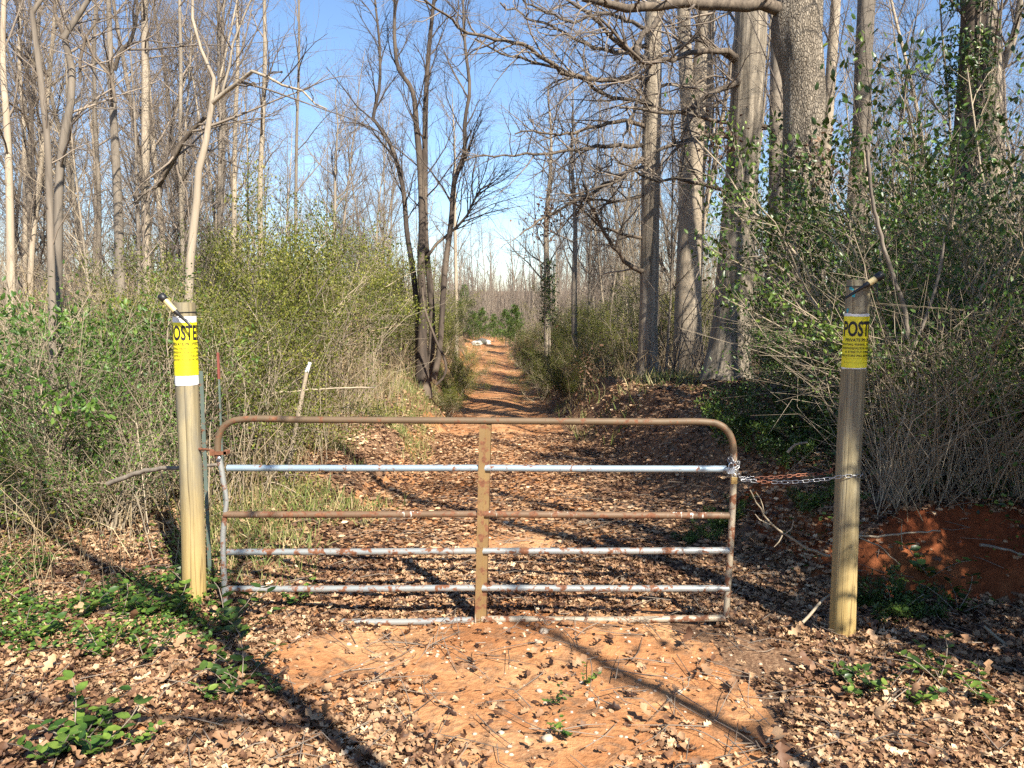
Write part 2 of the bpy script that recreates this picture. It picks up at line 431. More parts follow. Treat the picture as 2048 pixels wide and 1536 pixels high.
TREE_GROUP = 'bare trees beside the track'
def traced_tree(name, label, pts, Y, w, mat, crown_mat, limbs=(), specs=None, extend=5.0, sides=14, ridge=0.0, cat='tree', seed=1, flare=1.35, stems=(), tbase=None, tmin=0.35, group=None, bias=None):
    rng = random.Random(seed)
    P, R = px_path(pts, Y, w)
    Y0 = P[0][1]
    zb = hgt(P[0][0], Y0)
    if P[0][2] > zb + .25:                       # the base is hidden in the picture: carry the trunk down to the ground
        P = np.vstack([[P[0][0] + rng.gauss(0, .05), Y0, zb - .15], P]); R = np.concatenate([[R[0] * 1.15], R])
    else:
        P[0][2] = min(P[0][2], zb) - .12
    if extend > 0:
        d = P[-1] - P[-2]; d /= np.linalg.norm(d); d = d * .6 + np.array([0, 0, .5])
        P = np.vstack([P, P[-1] + d * extend * .5 + RS.randn(3) * .12, P[-1] + d * extend]); R = np.concatenate([R, [R[-1] * .7, R[-1] * .3]])
    org = P[0] + np.array([0, 0, .12])
    Q, RR = resample(P, R, .35 if R.max() < .12 else .18)
    if flare > 1:
        hh = Q[:, 2] - org[2]; RR = RR * (1 + (flare - 1) * np.exp(-np.clip(hh, 0, 9) / .45))
    root = empty(name, org)
    tb = MB(); tb.tube(Q - org, RR, sides, True, ridge)
    tr = tb.obj('trunk', mat, root)
    T = {}
    cb = MB()
    allst = []
    for st_pts, st_Y, st_w in stems:
        A, B = px_path(st_pts, st_Y, st_w); A2, B2 = resample(A, B, .3)
        sb = MB(); sb.tube(A2 - org, B2, max(6, sides - 4), True, ridge * .6); sb.obj('stem', mat, root); allst.append((A2 - org, B2))
    lim = []
    for l in limbs:
        lp, lY, lw = l[:3]
        A, B = px_path(lp, lY, lw); A2, B2 = resample(A, B, .22)
        A2[1:-1] += RS.randn(len(A2) - 2, 3) * .018
        lb = MB(); lb.tube(A2 - org, B2, 8, True, .08); lb.obj('limb', M_LIMB if mat not in (M_PALE,) else mat, root)
        lim.append((A2 - org, B2))
    if specs:
        qq = [tuple(x) for x in Q - org]; rr = list(RR)
        k0 = int(len(qq) * tmin)
        sprout(T, qq[k0:], rr[k0:], 0, specs, rng, bias)
        for A2, B2 in allst: sprout(T, [tuple(x) for x in A2[len(A2) // 3:]], list(B2[len(B2) // 3:]), 0, specs, rng, bias)
    LS = [(9, .12, 1.0, .8, 1.5, .022, 6, .22, .03), (5, .15, 1, .75, .75, .010, 5, .25, .02), (3, .2, 1, .7, .38, .005, 4, .3, .0)]
    for A2, B2 in lim:
        ln = np.linalg.norm(A2[-1] - A2[0]); sp = [(int(3.5 * ln) + 2,) + LS[0][1:]] + LS[1:]
        T2 = {}; sprout(T2, [tuple(x) for x in A2], list(B2), 0, sp, rng, None)
        for k, v in T2.items(): T.setdefault(k, []).extend(v)
    if T:
        emit(T, cb, [1], 5); emit(T, cb, [2, 3, 4], 3)
        cb.obj('crown', crown_mat, root)
    tag(root, label, cat, group)
    return root, T, org
HIGH = [(7, .1, .98, .75, 2.0, .03, 6, .13, .05), (5, .2, 1, .65, 1.1, .014, 5, .17, .04), (4, .2, 1, .6, .5, .006, 4, .2, .02)]
FULL = [(20, .05, .98, .75, 2.6, .03, 6, .15, .05), (9, .15, 1, .65, 1.3, .014, 5, .18, .04), (6, .15, 1, .6, .65, .007, 4, .2, .02)]

# --- the big trees right of the track
A_limbs = [([(1572, 24), (1540, 12), (1500, 14), (1400, 7), (1330, 9), (1270, 18), (1215, 8), (1165, -4)], (12, 11.2), (26, 13))]
traced_tree('oak_tree', 'thickest oak with plated bark and a heavy limb reaching left across the top',
            [(1592, 800, 92), (1598, 600, 78), (1604, 450, 74), (1606, 300, 76), (1606, 150, 78), (1592, 50, 92), (1600, 0, 84), (1606, -120, 70)], 12, None, M_OAK, M_TWIG, A_limbs, HIGH, 6, 36, .05, seed=3)
B_limbs = [([(1504, 146), (1475, 163), (1433, 183), (1400, 200), (1375, 217), (1354, 227), (1310, 222), (1240, 215)], (15, 13.5), (13, 5)),
           ([(1480, 118), (1467, 112), (1433, 100), (1400, 104), (1367, 110), (1337, 119), (1300, 125), (1279, 121), (1240, 80), (1200, 37)], (15, 13), (14, 5)),
           ([(1485, 130), (1450, 108), (1408, 83), (1380, 81), (1342, 100), (1300, 120), (1262, 150)], (15, 14), (10, 3)),
           ([(1485, 280), (1467, 275), (1425, 271), (1388, 275), (1354, 287), (1321, 300), (1283, 333), (1242, 354), (1200, 375), (1130, 392)], (15, 13), (12, 3)),
           ([(1485, 405), (1475, 396), (1433, 377), (1383, 367), (1358, 360), (1296, 360), (1254, 333), (1225, 308)], (15, 13.5), (10, 3))]
traced_tree('oak_tree', 'furrowed oak with a tall narrow shadow-striped trunk and crooked side limbs, leaning a little right',
            [(1452, 775, 92), (1458, 700, 78), (1468, 600, 72), (1474, 500, 72), (1480, 400, 66), (1486, 300, 60), (1494, 180, 60), (1500, 80, 62), (1503, 0, 58), (1506, -110, 46)], 15, None, M_OAK2, M_TWIG, B_limbs, HIGH, 6, 32, .06, seed=4)
C_limbs = [([(1325, 21), (1312, 46), (1283, 71), (1273, 100), (1290, 125), (1292, 158), (1279, 183), (1262, 233), (1246, 271)], (17, 14), (12, 5)),
           ([(1295, 545), (1283, 542), (1258, 529), (1237, 504), (1212, 471), (1195, 437), (1180, 410), (1165, 360)], (17, 16), (12, 4)),
           ([(1300, 135), (1289, 128), (1249, 95), (1212, 62), (1183, 33), (1147, 7), (1110, -20)], (17, 14), (12, 4)),
           ([(1295, 255), (1256, 242), (1201, 251), (1147, 266), (1121, 272), (1074, 262), (1030, 268)], (17, 15), (9, 3)),
           ([(1295, 290), (1201, 292), (1147, 303), (1074, 306), (1019, 310), (928, 321)], (17, 14), (9, 2.5)),
           ([(1295, 160), (1274, 153), (1220, 160), (1165, 153), (1110, 135), (1056, 95), (994, 80), (928, 62), (892, 25), (837, -10)], (17, 12), (11, 4)),
           ([(1298, 208), (1282, 204), (1220, 193), (1147, 150), (1074, 124), (1001, 106), (950, 77)], (17, 14), (9, 3)),
           ([(1297, 310), (1220, 365), (1147, 405), (1074, 445), (1040, 470)], (17, 15), (8, 3)),
           ([(1295, 478), (1249, 470), (1220, 459), (1183, 441), (1161, 416), (1120, 380)], (17, 16), (7, 3)),
           ([(1295, 90), (1240, 105), (1180, 92), (1120, 60), (1060, 40), (1000, 5)], (17, 13), (9, 3)),
           ([(1297, 60), (1250, 40), (1200, 25), (1140, 42), (1080, 20), (1030, -10)], (17, 13), (8, 3)),
           ([(1300, 180), (1340, 170), (1380, 178), (1420, 150), (1460, 160)], (17, 18), (7, 3)),
           ([(1296, 380), (1262, 398), (1225, 404), (1190, 396), (1150, 402), (1110, 430)], (17, 15.5), (7, 2.5))]
traced_tree('oak_tree', 'oak nearest the track, straight slim trunk with many crooked limbs sprawling left over the sky',
            [(1298, 768, 46), (1296, 700, 38), (1298, 600, 37), (1300, 450, 36), (1302, 300, 36), (1305, 150, 34), (1306, 50, 32), (1308, -60, 26)], 17, None, M_OAK2, M_TWIG, C_limbs, HIGH, 5, 22, .05, seed=5)
traced_tree('hardwood_tree', 'pale smooth trunk that forks high into two, between two darker oaks',
            [(1378, 770, 60), (1376, 600, 52), (1382, 450, 50), (1388, 300, 50), (1396, 262, 46), (1404, 150, 40), (1412, 40, 34), (1416, -60, 28)], 20, None, M_PALE, M_TWIG, [([(1390, 240), (1430, 210), (1460, 190)], 20, (8, 3)), ([(1384, 590), (1350, 570), (1320, 520), (1310, 480)], 20, (9, 3))], HIGH, 5, 20, .03, seed=6,
            stems=[([(1388, 300, 34), (1376, 200, 30), (1370, 100, 26), (1366, 0, 24), (1362, -70, 20)], 20, None)])
traced_tree('hardwood_tree', 'slender grey trunk squeezed just left of the thickest oak',
            [(1540, 790, 42), (1544, 600, 34), (1552, 400, 30), (1554, 200, 28), (1556, 60, 26), (1560, -60, 20)], 18, None, M_GREY, M_TWIG,
            [([(1556, 290), (1546, 262), (1517, 250), (1471, 246), (1433, 242), (1383, 229), (1354, 225), (1317, 217), (1283, 204)], (18, 15), (10, 4))], HIGH, 4, 16, .03, seed=7)
traced_tree('hardwood_tree', 'mid-sized trunk with a dark shadow band, standing right of the thickest oak',
            [(1700, 770, 40), (1706, 560, 34), (1712, 400, 34), (1722, 280, 34), (1726, 150, 32), (1733, 0, 32), (1736, -90, 26)], 15, None, M_GREY, M_TWIG, [], HIGH, 5, 18, .03, seed=8)
traced_tree('hardwood_tree', 'thin pale trunk leaning right, close behind the thickest oak',
            [(1632, 760, 24), (1640, 560, 22), (1648, 400, 20), (1652, 300, 20), (1662, 150, 20), (1672, 0, 18), (1678, -80, 14)], 19, None, M_PALE, M_TWIG, [], HIGH, 4, 12, .02, seed=9)
traced_tree('hardwood_tree', 'dark straight trunk swallowed by evergreen leaves above the thicket',
            [(1905, 800, 54), (1915, 600, 50), (1925, 400, 50), (1940, 200, 48), (1950, 0, 46), (1955, -90, 36)], 12, None, M_DARK, M_TWIGD, [], HIGH, 5, 18, .04, seed=10)
traced_tree('hardwood_tree', 'pale forked trunk at the upper right beyond the thicket',
            [(1990, 790, 46), (1988, 500, 42), (1985, 300, 40), (1984, 150, 38), (1978, 40, 34), (1970, -70, 28)], 14, None, M_PALE, M_TWIG, [([(1985, 180), (2010, 120), (2030, 60), (2040, 0)], 14, (18, 12))], HIGH, 5, 16, .03, seed=12)
# --- the clump standing on the left edge of the track
CL = [(16, .1, .98, .6, 1.7, .02, 6, .13, .06), (8, .15, 1, .6, .9, .009, 5, .17, .04), (5, .15, 1, .6, .45, .005, 4, .2, .02)]
traced_tree('multi_stem_tree', 'dark clump of bare stems rising from one base at the left edge of the track',
            [(846, 765, 26), (844, 700, 20), (846, 600, 16), (843, 560, 16), (844, 437, 14), (840, 328, 13), (833, 255, 11), (822, 175, 9), (797, 138, 8), (790, 91, 7), (790, -20, 5)], 17, None, M_DARK, M_TWIGD, [], CL, 2.5, 12, .05, seed=13, tmin=.45, flare=1.5,
            stems=[([(856, 762, 18), (864, 680, 14), (862, 600, 14), (851, 474, 13), (850, 328, 12), (851, 219, 11), (857, 109, 9), (868, 0, 7), (874, -60, 5)], 17.2, None),
                   ([(868, 758, 14), (880, 690, 12), (884, 630, 12), (888, 560, 12), (903, 437, 11), (910, 357, 10), (928, 310, 9), (930, 237, 8), (939, 190, 7), (930, 91, 6), (925, -20, 4)], 16.8, None),
                   ([(838, 760, 15), (836, 660, 12), (826, 540, 11), (815, 474, 10), (804, 365, 9), (782, 292, 8), (770, 269, 8), (746, 237, 7), (757, 190, 6), (760, 110, 5), (750, 0, 4)], 17.3, None),
                   ([(856, 512, 6), (880, 480, 6), (899, 467, 5), (935, 430, 5), (961, 379, 4), (986, 365, 3)], 17.0, None)])
vb = MB(); vp, vr = px_path([(843, 560), (850, 620), (862, 655), (876, 690), (890, 722), (892, 742), (886, 756), (872, 770)], 16.3, (5, 5)); v2, r2 = resample(vp, vr, .1); vb.tube(v2, r2, 7)
tag(vb.obj('hanging_vine', M_DARK), 'black vine bowing out beside the dark stem clump', 'vine')

# --- slim trees in the left wood
LL = [(11, .1, .98, .7, 1.5, .018, 6, .15, .05), (7, .15, 1, .65, .8, .008, 5, .2, .03), (4, .2, 1, .6, .4, .0045, 4, .22, .02)]
traced_tree('sapling_tree', 'slim pale tree whose dark fork arches right over the green shrubs',
            [(374, 800, 20), (376, 640, 17), (383, 492, 16), (390, 437, 15), (397, 365, 14), (401, 310, 13), (412, 284, 12), (416, 241, 11), (425, 204, 9), (427, 153, 7), (408, 110, 6), (390, 73, 6), (386, -20, 5)], 9.5, None, M_PALE, M_TWIG,
            [([(424, 206), (445, 182), (478, 164), (489, 148), (521, 149), (569, 168), (620, 197), (640, 205), (654, 218)], (9.5, 8.8), (9, 2.5)), ([(445, 182), (460, 150), (466, 90), (478, 40), (505, 0), (515, -30)], 9.5, (5, 3))], LL, 3, 12, .02, seed=14, flare=1.2, cat='tree')
traced_tree('sapling_tree', 'bare brown pole bent over at its top near the upper left corner',
            [(108, 800, 16), (104, 600, 14), (100, 420, 13), (97, 330, 13), (93, 255, 12), (84, 182, 12), (75, 109, 11), (70, 80, 10), (64, 40, 10), (67, 12, 9), (82, -12, 8), (110, -40, 6)], 7.5, None, M_GREY, M_TWIG, [], LL[1:], 0, 12, .02, seed=15, flare=1.1)
traced_tree('sapling_tree', 'twisting dark-barked tree with snaking trunk between two pale poles, far left',
            [(112, 800, 20), (116, 500, 17), (120, 340, 16), (124, 299, 15), (135, 237, 14), (146, 164, 13), (139, 109, 13), (128, 73, 12), (135, 44, 11), (157, 26, 10), (179, 12, 9), (196, -30, 7)], 9, None, M_GREY, M_TWIG,
            [([(128, 75), (115, 30), (108, -10)], 9, (8, 5)), ([(160, 165), (175, 70), (182, 60), (196, 30), (190, -10)], 9, (6, 3)), ([(232, 205), (215, 150), (190, 110), (172, 70)], 9, (6, 4))], LL, 2, 12, .03, seed=16, flare=1.1)
traced_tree('sapling_tree', 'brown trunk forked once high up, second deep in the left wood beside the bright pole',
            [(240, 800, 22), (240, 600, 19), (237, 437, 18), (232, 328, 16), (226, 219, 14), (222, 146, 12), (219, 60, 10), (217, -30, 8)], 10.5, None, M_GREY, M_TWIG, [([(229, 140), (240, 100), (270, 69), (273, 30), (272, -20)], 10.5, (9, 5)), ([(325, 350), (365, 284), (412, 233)], 10, (9, 7)), ([(365, 284), (340, 330), (318, 372)], (10, 10.3), (8, 9))], LL, 3, 12, .02, seed=17)
traced_tree('sapling_tree', 'bright straw-coloured pole, straightest in the left wood',
            [(300, 800, 18), (294, 560, 17), (291, 400, 16), (291, 237, 15), (290, 109, 13), (289, 0, 12), (289, -60, 9)], 12.5, None, M_PALE, M_TWIG, [], LL, 3, 12, .02, seed=18)
for i, (x0, x1, w, Y, lab) in enumerate([(365, 359, 11, 13, 'thin upright pale tree just right of the straightest straw-coloured pole'), (440, 437, 10, 14, 'thin grey tree rising behind the arching dark fork'),
                                     (470, 474, 12, 15, 'straight mottled tree right of the arching fork tree'), (522, 529, 13, 15, 'tall mottled tree at the left rim of the blue gap in the sky'),
                                     (196, 190, 11, 14, 'pale thin tree behind the twisting dark-barked one'), (22, 8, 18, 12, 'leaning tree at the very left edge of the wood'),
                                     (50, 40, 11, 16, 'thin pale tree at the left edge beside the bent pole'), (592, 598, 8, 19, 'thinnest upright tree under the blue gap in the sky'),
                                     (668, 672, 9, 26, 'small bare tree rising alone over the green mound of shrubs'), (1095, 1100, 14, 27, 'ivy-spotted pale trunk right of the track, halfway down it'),
                                     (1150, 1146, 12, 24, 'dark bunch-stemmed tree right of the track beyond the green bush'), (912, 908, 8, 36, 'pale tree close to the left edge of the track, far down it')]):
    rng = random.Random(40 + i); wig = [rng.uniform(-3, 3) for _ in range(6)]
    traced_tree('slim_tree', lab, [(x0 + wig[0], 770, w), (x0 + wig[1], 560, w * .9), (x0 + wig[2], 400, w * .8), ((x0 + x1) / 2 + wig[3], 250, w * .7), (x1 + wig[4], 120, w * .6), (x1, -10, w * .5)] if Y < 24 else
                [(x0, 700, w), (x0 + wig[1], 560, w * .9), (x0 + wig[2], 450, w * .75), (x1 + wig[3], 330, w * .5), (x1 + wig[4], 230, w * .3)], Y, None, (M_PALE, M_GREY)[i % 3 == 1], M_TWIG, [], LL if Y < 24 else FULL, 3 if Y < 24 else 1, 9, .02, seed=60 + i, tmin=.3)

# ------------------------------------------------------------------ the many bare trees of the wood
def forest_tree(seed, H, r0, mat, cmat, dense=1.0, fork=False):
    rng = random.Random(seed)
    n = 9; pts = grow((0, 0, -.3), vec_norm((rng.gauss(0, .04), rng.gauss(0, .04), 1)), H + .3, n, .045, .04, rng)
    rad = [r0 * (1.25 if i == 0 else 1) * (1 - .85 * i / (n - 1)) for i in range(n)]
    root = empty('bare_tree')
    Q, R = resample(pts, rad, H / 22)
    tb = MB(); tb.tube(Q, R, 8, True, .03); tb.obj('trunk', mat, root)
    T = {}
    sp = [(int(26 * dense), .18, .98, .66, H * .20, r0 * .34, 6, .15, .06), (10, .12, 1, .65, H * .10, .012, 5, .19, .04), (6, .12, 1, .65, H * .055, .0055, 4, .22, .02)]
    if fork: sprout(T, pts, rad, 0, [(2, .3, .5, .35, H * .6, r0 * .6, 8, .06, .08), (9, .2, 1, .6, H * .16, r0 * .2, 5, .12, .06), (7, .15, 1, .6, H * .08, .010, 4, .18, .04), (3, .2, 1, .6, H * .04, .006, 3, .2, .02)], rng)
    sprout(T, pts, rad, 0, sp, rng)
    cb = MB(); emit(T, cb, [1], 4); emit(T, cb, [2, 3, 4], 3); cb.obj('crown', cmat, root)
    return root
KINDS = [(forest_tree(101, 12, .062, M_PALE, M_TWIG), 'straight pale-barked'), (forest_tree(102, 14, .085, M_GREY, M_TWIG), 'tall grey-barked'),
         (forest_tree(103, 10, .045, M_PALE, M_TWIGP, .9), 'thin straw-coloured'), (forest_tree(104, 13, .075, M_PALE, M_TWIG, 1, True), 'forked pale-barked'),
         (forest_tree(105, 11, .055, M_GREY, M_TWIG, 1.2, True), 'forked grey-barked'), (forest_tree(106, 9, .040, M_GREY, M_TWIGP, 1.1), 'small twiggy grey')]
def zone(x, y):
    s = 'left' if x < centre(y) else 'right'
    d = 'behind the front shrubs' if y < 18 else ('mid-wood' if y < 30 else ('deeper in the wood' if y < 45 else 'far back'))
    return s, d
rng = random.Random(5)
spots = []
tries = 0
while len(spots) < 245 and tries < 20000:
    tries += 1
    y = 11.5 + 62 * rng.random() ** 1.25; lim = .70 * y + 2
    x = rng.uniform(-lim, lim)
    dx = x - centre(y)
    if y < 62 and -3.0 < dx < (3.4 if y > 17 else 3.0): continue
    if y < 17 and x > 0 and x / y < .42: continue
    if -.33 < x / y < -.12 and y < 24: continue       # the blue gap of sky
    if -.32 < x / y < .16 and y < 34 and rng.random() < .55: continue
    if any((x - a) ** 2 + (y - b) ** 2 < (.5 + y * .018) ** 2 for a, b in spots): continue
    spots.append((x, y))
LMX = [0, 50, 110, 170, 235, 290, 345, 395, 440, 480, 525, 570, 620, 680, 740, 800, 870, 930, 990, 1060, 1120, 1180, 1240, 1290, 1340, 1385, 1440, 1500, 1550, 1610, 1660, 1710, 1760, 1820, 1880, 1940, 2000, 2060]
LMN = ['at the left picture edge', 'left of the bent brown pole', 'behind the twisting dark-barked tree', 'right of the twisting dark-barked tree', 'behind the forked brown trunk', 'by the straightest straw-coloured pole', 'above the left post', 'behind the foot of the arching fork tree', 'above the gate hinge', 'under the arching fork', 'left of the blue sky gap', 'above the leaning stake', 'under the blue sky gap', 'over the green mound crest', 'over the mound shoulder', 'left of the dark stem clump', 'right behind the dark stem clump', 'left of the track end', 'over the track end', 'over the far right bend', 'by the vine-spotted pale trunk', 'by the bunch-stemmed tree', 'left of the nearest oak', 'behind the nearest oak', 'right of the nearest oak', 'behind the forked pale trunk', 'left of the furrowed oak', 'right of the furrowed oak', 'behind the slender grey trunk', 'behind the thickest oak', 'just right of the thickest oak', 'above the right post', 'right of the right post', 'over the clay face', 'left of the ivied dark trunk', 'behind the ivied dark trunk', 'in the upper right corner', 'at the right picture edge']
_seen_labels = {}
def where(x, y):
    px = 1024 + x / y * FPX; return LMN[int(np.argmin([abs(px - a) for a in LMX]))]
def unique(desc, noun, depth, x, y, s, lean):
    sz = 'tall ' if s > 1.0 else ('short ' if s < .8 else '')
    for cand in (f'{sz}{desc} {noun} {depth}, {where(x, y)}', f'{sz}{lean} {desc} {noun} {depth}, {where(x, y)}', f'{sz}{lean} {desc} {noun} {depth}, {where(x, y)}, farther one', f'{sz}{lean} {desc} {noun} {depth}, {where(x, y)}, half hidden one'):
        if cand not in _seen_labels: _seen_labels[cand] = 1; return cand
    return cand
for pxa, pxb, cnt_ in ((640, 815, 12), (1065, 1290, 16), (850, 930, 4), (1290, 1420, 6)):
    for _ in range(cnt_):
        y = rng.uniform(27, 50); x = (rng.uniform(pxa, pxb) - 1024) / FPX * y
        if not -2.6 < x - centre(y) < 2.6: spots.append((x, y))
used = set()
for x, y in sorted(spots, key=lambda q: q[1]):
    k = rng.randrange(6); proto, desc = KINDS[k]
    s = rng.uniform(.78, 1.15) * (1.0 if y < 45 else .85)
    if y < 18: s *= .8
    if -.32 < x / y < .16: s *= .85
    loc = (x, y, hgt(x, y)); rz = rng.uniform(0, 6.28)
    if k in used: o = copy_thing(proto, loc, rz, (s, s, s))
    else: used.add(k); o = proto; o.location = loc; o.rotation_euler = (0, 0, rz); o.scale = (s, s, s)
    o.rotation_euler = (rng.gauss(0, .03), rng.gauss(0, .03), rz)
    sd_, dd = zone(x, y)
    lean = 'right-leaning' if o.rotation_euler[1] > .02 else ('left-leaning' if o.rotation_euler[1] < -.02 else 'upright')
    tag(o, unique(desc, 'tree', dd, x, y, s, lean), 'tree', 'bare trees of the wood')

# trees standing behind the camera whose shade falls on the foreground
def shade_tree(x, y, H, r, seed, label, leafy=0, bias=None):
    rng = random.Random(seed)
    pts = grow((0, 0, -.3), (0, 0, 1), H, 9, .05, .05, rng); rad = [r * (1 - .8 * i / 8) for i in range(9)]
    root = empty('bare_tree' if not leafy else 'evergreen_tree', (x, y, hgt(x, y)))
    Q, R = resample(pts, rad, .4); tb = MB(); tb.tube(Q, R, 12); tb.obj('trunk', M_GREY, root)
    T = {}; sprout(T, pts, rad, 0, [(10 if leafy else 6, .3, .97, .8, H * .25, r * .35, 7, .12, .05), (5 if leafy else 3, .2, 1, .7, H * .11, r * .13, 5, .16, .04), (3 if leafy else 1, .2, 1, .6, H * .05, .008, 4, .2, .02)], rng)
    cb = MB(); emit(T, cb, [1, 2, 3], 4); cb.obj('crown', M_TWIG, root)
    if leafy:
        lv = np.array([p for lvl in (2, 3) for q, _ in T.get(lvl, []) for p in q[1:]]); lv = np.repeat(lv, leafy, 0); lv += RS.randn(*lv.shape) * .14
        lb = MB(); lb.leaves(lv, RS.randn(len(lv), 3), RS.randn(len(lv), 3), RS.uniform(.05, .09, len(lv)), ([(0, 0, 0), (.5, -.3, 0), (1, 0, 0), (.5, .3, 0)], [(0, 1, 2, 3)], [])); lb.obj('foliage', M_BROAD, root)
    tag(root, label, 'tree')
shade_tree(6.9, 1.6, 14, .2, 201, 'bare tree out of the picture beyond the right thicket')
shade_tree(2.6, -7.5, 13, .15, 202, 'bare tree behind the viewpoint, to the right')
shade_tree(8.6, -1.0, 15, .26, 203, 'large bare tree well right of the viewpoint')
shade_tree(4.9, 2.2, 5.6, .08, 204, 'young evergreen tree just outside the picture by the clay bank', 12)
shade_tree(5.6, 3.6, 5.0, .07, 208, 'bushy evergreen tree outside the picture, nearest the clay bank', 12)
shade_tree(4.0, 2.35, 5.6, .06, 209, 'thin leafy tree outside the picture whose shade dapples the right post', 2)
shade_tree(4.7, -2.2, 8.5, .13, 210, 'bare tree just behind the viewpoint, to the right')
def leaning_tree():
    rng = random.Random(33); pts = [(3.6, -3.1, -.2), (3.2, -2.6, 1.2), (2.7, -2.0, 2.8), (2.1, -1.3, 4.2), (1.5, -.75, 5.0), (.7, -.1, 5.5), (-.3, .6, 5.9), (-1.3, 1.1, 6.4)]; rad = [.11, .085, .075, .07, .06, .055, .045, .02]
    root = empty('bare_tree', (3.6, -3.1, 0)); P = np.array(pts) - [3.6, -3.1, 0]; Q, R = resample(P, rad, .25); tb = MB(); tb.tube(Q, R, 12, True, .04); tb.obj('trunk', M_GREY, root)
    T = {}; sprout(T, [tuple(p) for p in Q[len(Q) // 2:]], list(R[len(R) // 2:]), 0, [(9, .1, .98, .7, 2.0, .05, 6, .14, .04), (6, .15, 1, .65, 1.0, .018, 5, .18, .03), (4, .2, 1, .6, .5, .007, 4, .2, .02)], rng)
    cb = MB(); emit(T, cb, [1, 2, 3], 4); cb.obj('crown', M_TWIG, root); tag(root, 'leaning bare tree arching over the viewpoint from behind', 'tree')
leaning_tree()
shade_tree(6.5, -1.0, 14, .22, 211, 'stout bare tree right of the viewpoint whose shadow crosses the track')
shade_tree(9.2, 2.2, 14, .18, 212, 'bare tree far right of the viewpoint')
shade_tree(8.2, 5.0, 12, .16, 213, 'bare tree outside the picture behind the right thicket')
shade_tree(12.5, 8.5, 14, .2, 214, 'bare tree outside the picture, up the slope on the right')
for q_, (xa, ya, ha, ra, lb_) in enumerate([(5.9, .2, 12, .2, 'straight bare tree right of the viewpoint, nearer the gate'), (8.9, 0, 16, .24, 'tall bare tree right of the viewpoint'), (6.6, 5.2, 13, .2, 'bare tree outside the picture beside the clay bank'), (9.4, 4.6, 16, .22, 'tall bare tree outside the picture, far right'), (10.2, 8.2, 16, .22, 'tall bare tree outside the picture, upper right slope'), (7.6, 7.4, 13, .17, 'bare tree just outside the right thicket')]):
    shade_tree(xa, ya, ha, ra, 240 + q_, lb_)
shade_tree(5.3, 2.9, 4.6, .06, 216, 'dense evergreen tree outside the picture shading the clay', 14)
shade_tree(6.2, 3.4, 7.5, .10, 205, 'taller evergreen tree outside the picture behind the clay bank', 8)
shade_tree(-1.2, -10.5, 13, .13, 206, 'bare tree behind the viewpoint, to the left')
shade_tree(11, 7, 14, .22, 207, 'bare tree outside the picture, uphill of the right thicket')

# far wood: one mass behind the end of the track
fw = MB(); rngf = random.Random(77); T = {}
for i in range(760):
    y = rngf.uniform(72, 125); x = rngf.uniform(-.8 * y, .8 * y); H = rngf.uniform(6, 12)
    z = hgt(x, y); p = grow((x, y, z - .3), (0, 0, 1), H, 6, .05, .04, rngf); r0 = rngf.uniform(.06, .16)
    rd = [r0 * (1 - .85 * k / 5) for k in range(6)]
    T.setdefault(0, []).append((p, rd)); sprout(T, p, rd, 0, [(9, .15, .97, .65, H * .24, .05, 4, .12, .08), (7, .15, 1, .6, H * .14, .03, 3, .15, .05)], rngf)
emit(T, fw, [0, 1, 2], 3)
tag(fw.obj('far_woods', M_TWIG), 'distant bare woodland closing the end of the track', 'woods', kind='stuff')
us = MB(); n = 42000
y = RS.uniform(58, 120, n); x = RS.uniform(-1, 1, n) * .8 * y; z = ground_h(x, y, False)
hh = RS.rand(n) ** 1.3 * 5.5
P = np.stack([x, y, z], 1); Q = P + np.stack([RS.randn(n) * .5, RS.randn(n) * .5, hh], 1); us.tubes(np.stack([P, (P + Q) / 2 + RS.randn(n, 3) * .15, Q], 1), np.stack([np.full(n, .02), np.full(n, .015), np.full(n, .005)], 1), 3)
tag(us.obj('far_undergrowth', M_TWIG), 'tangled brush under the distant woodland', 'undergrowth', kind='stuff')

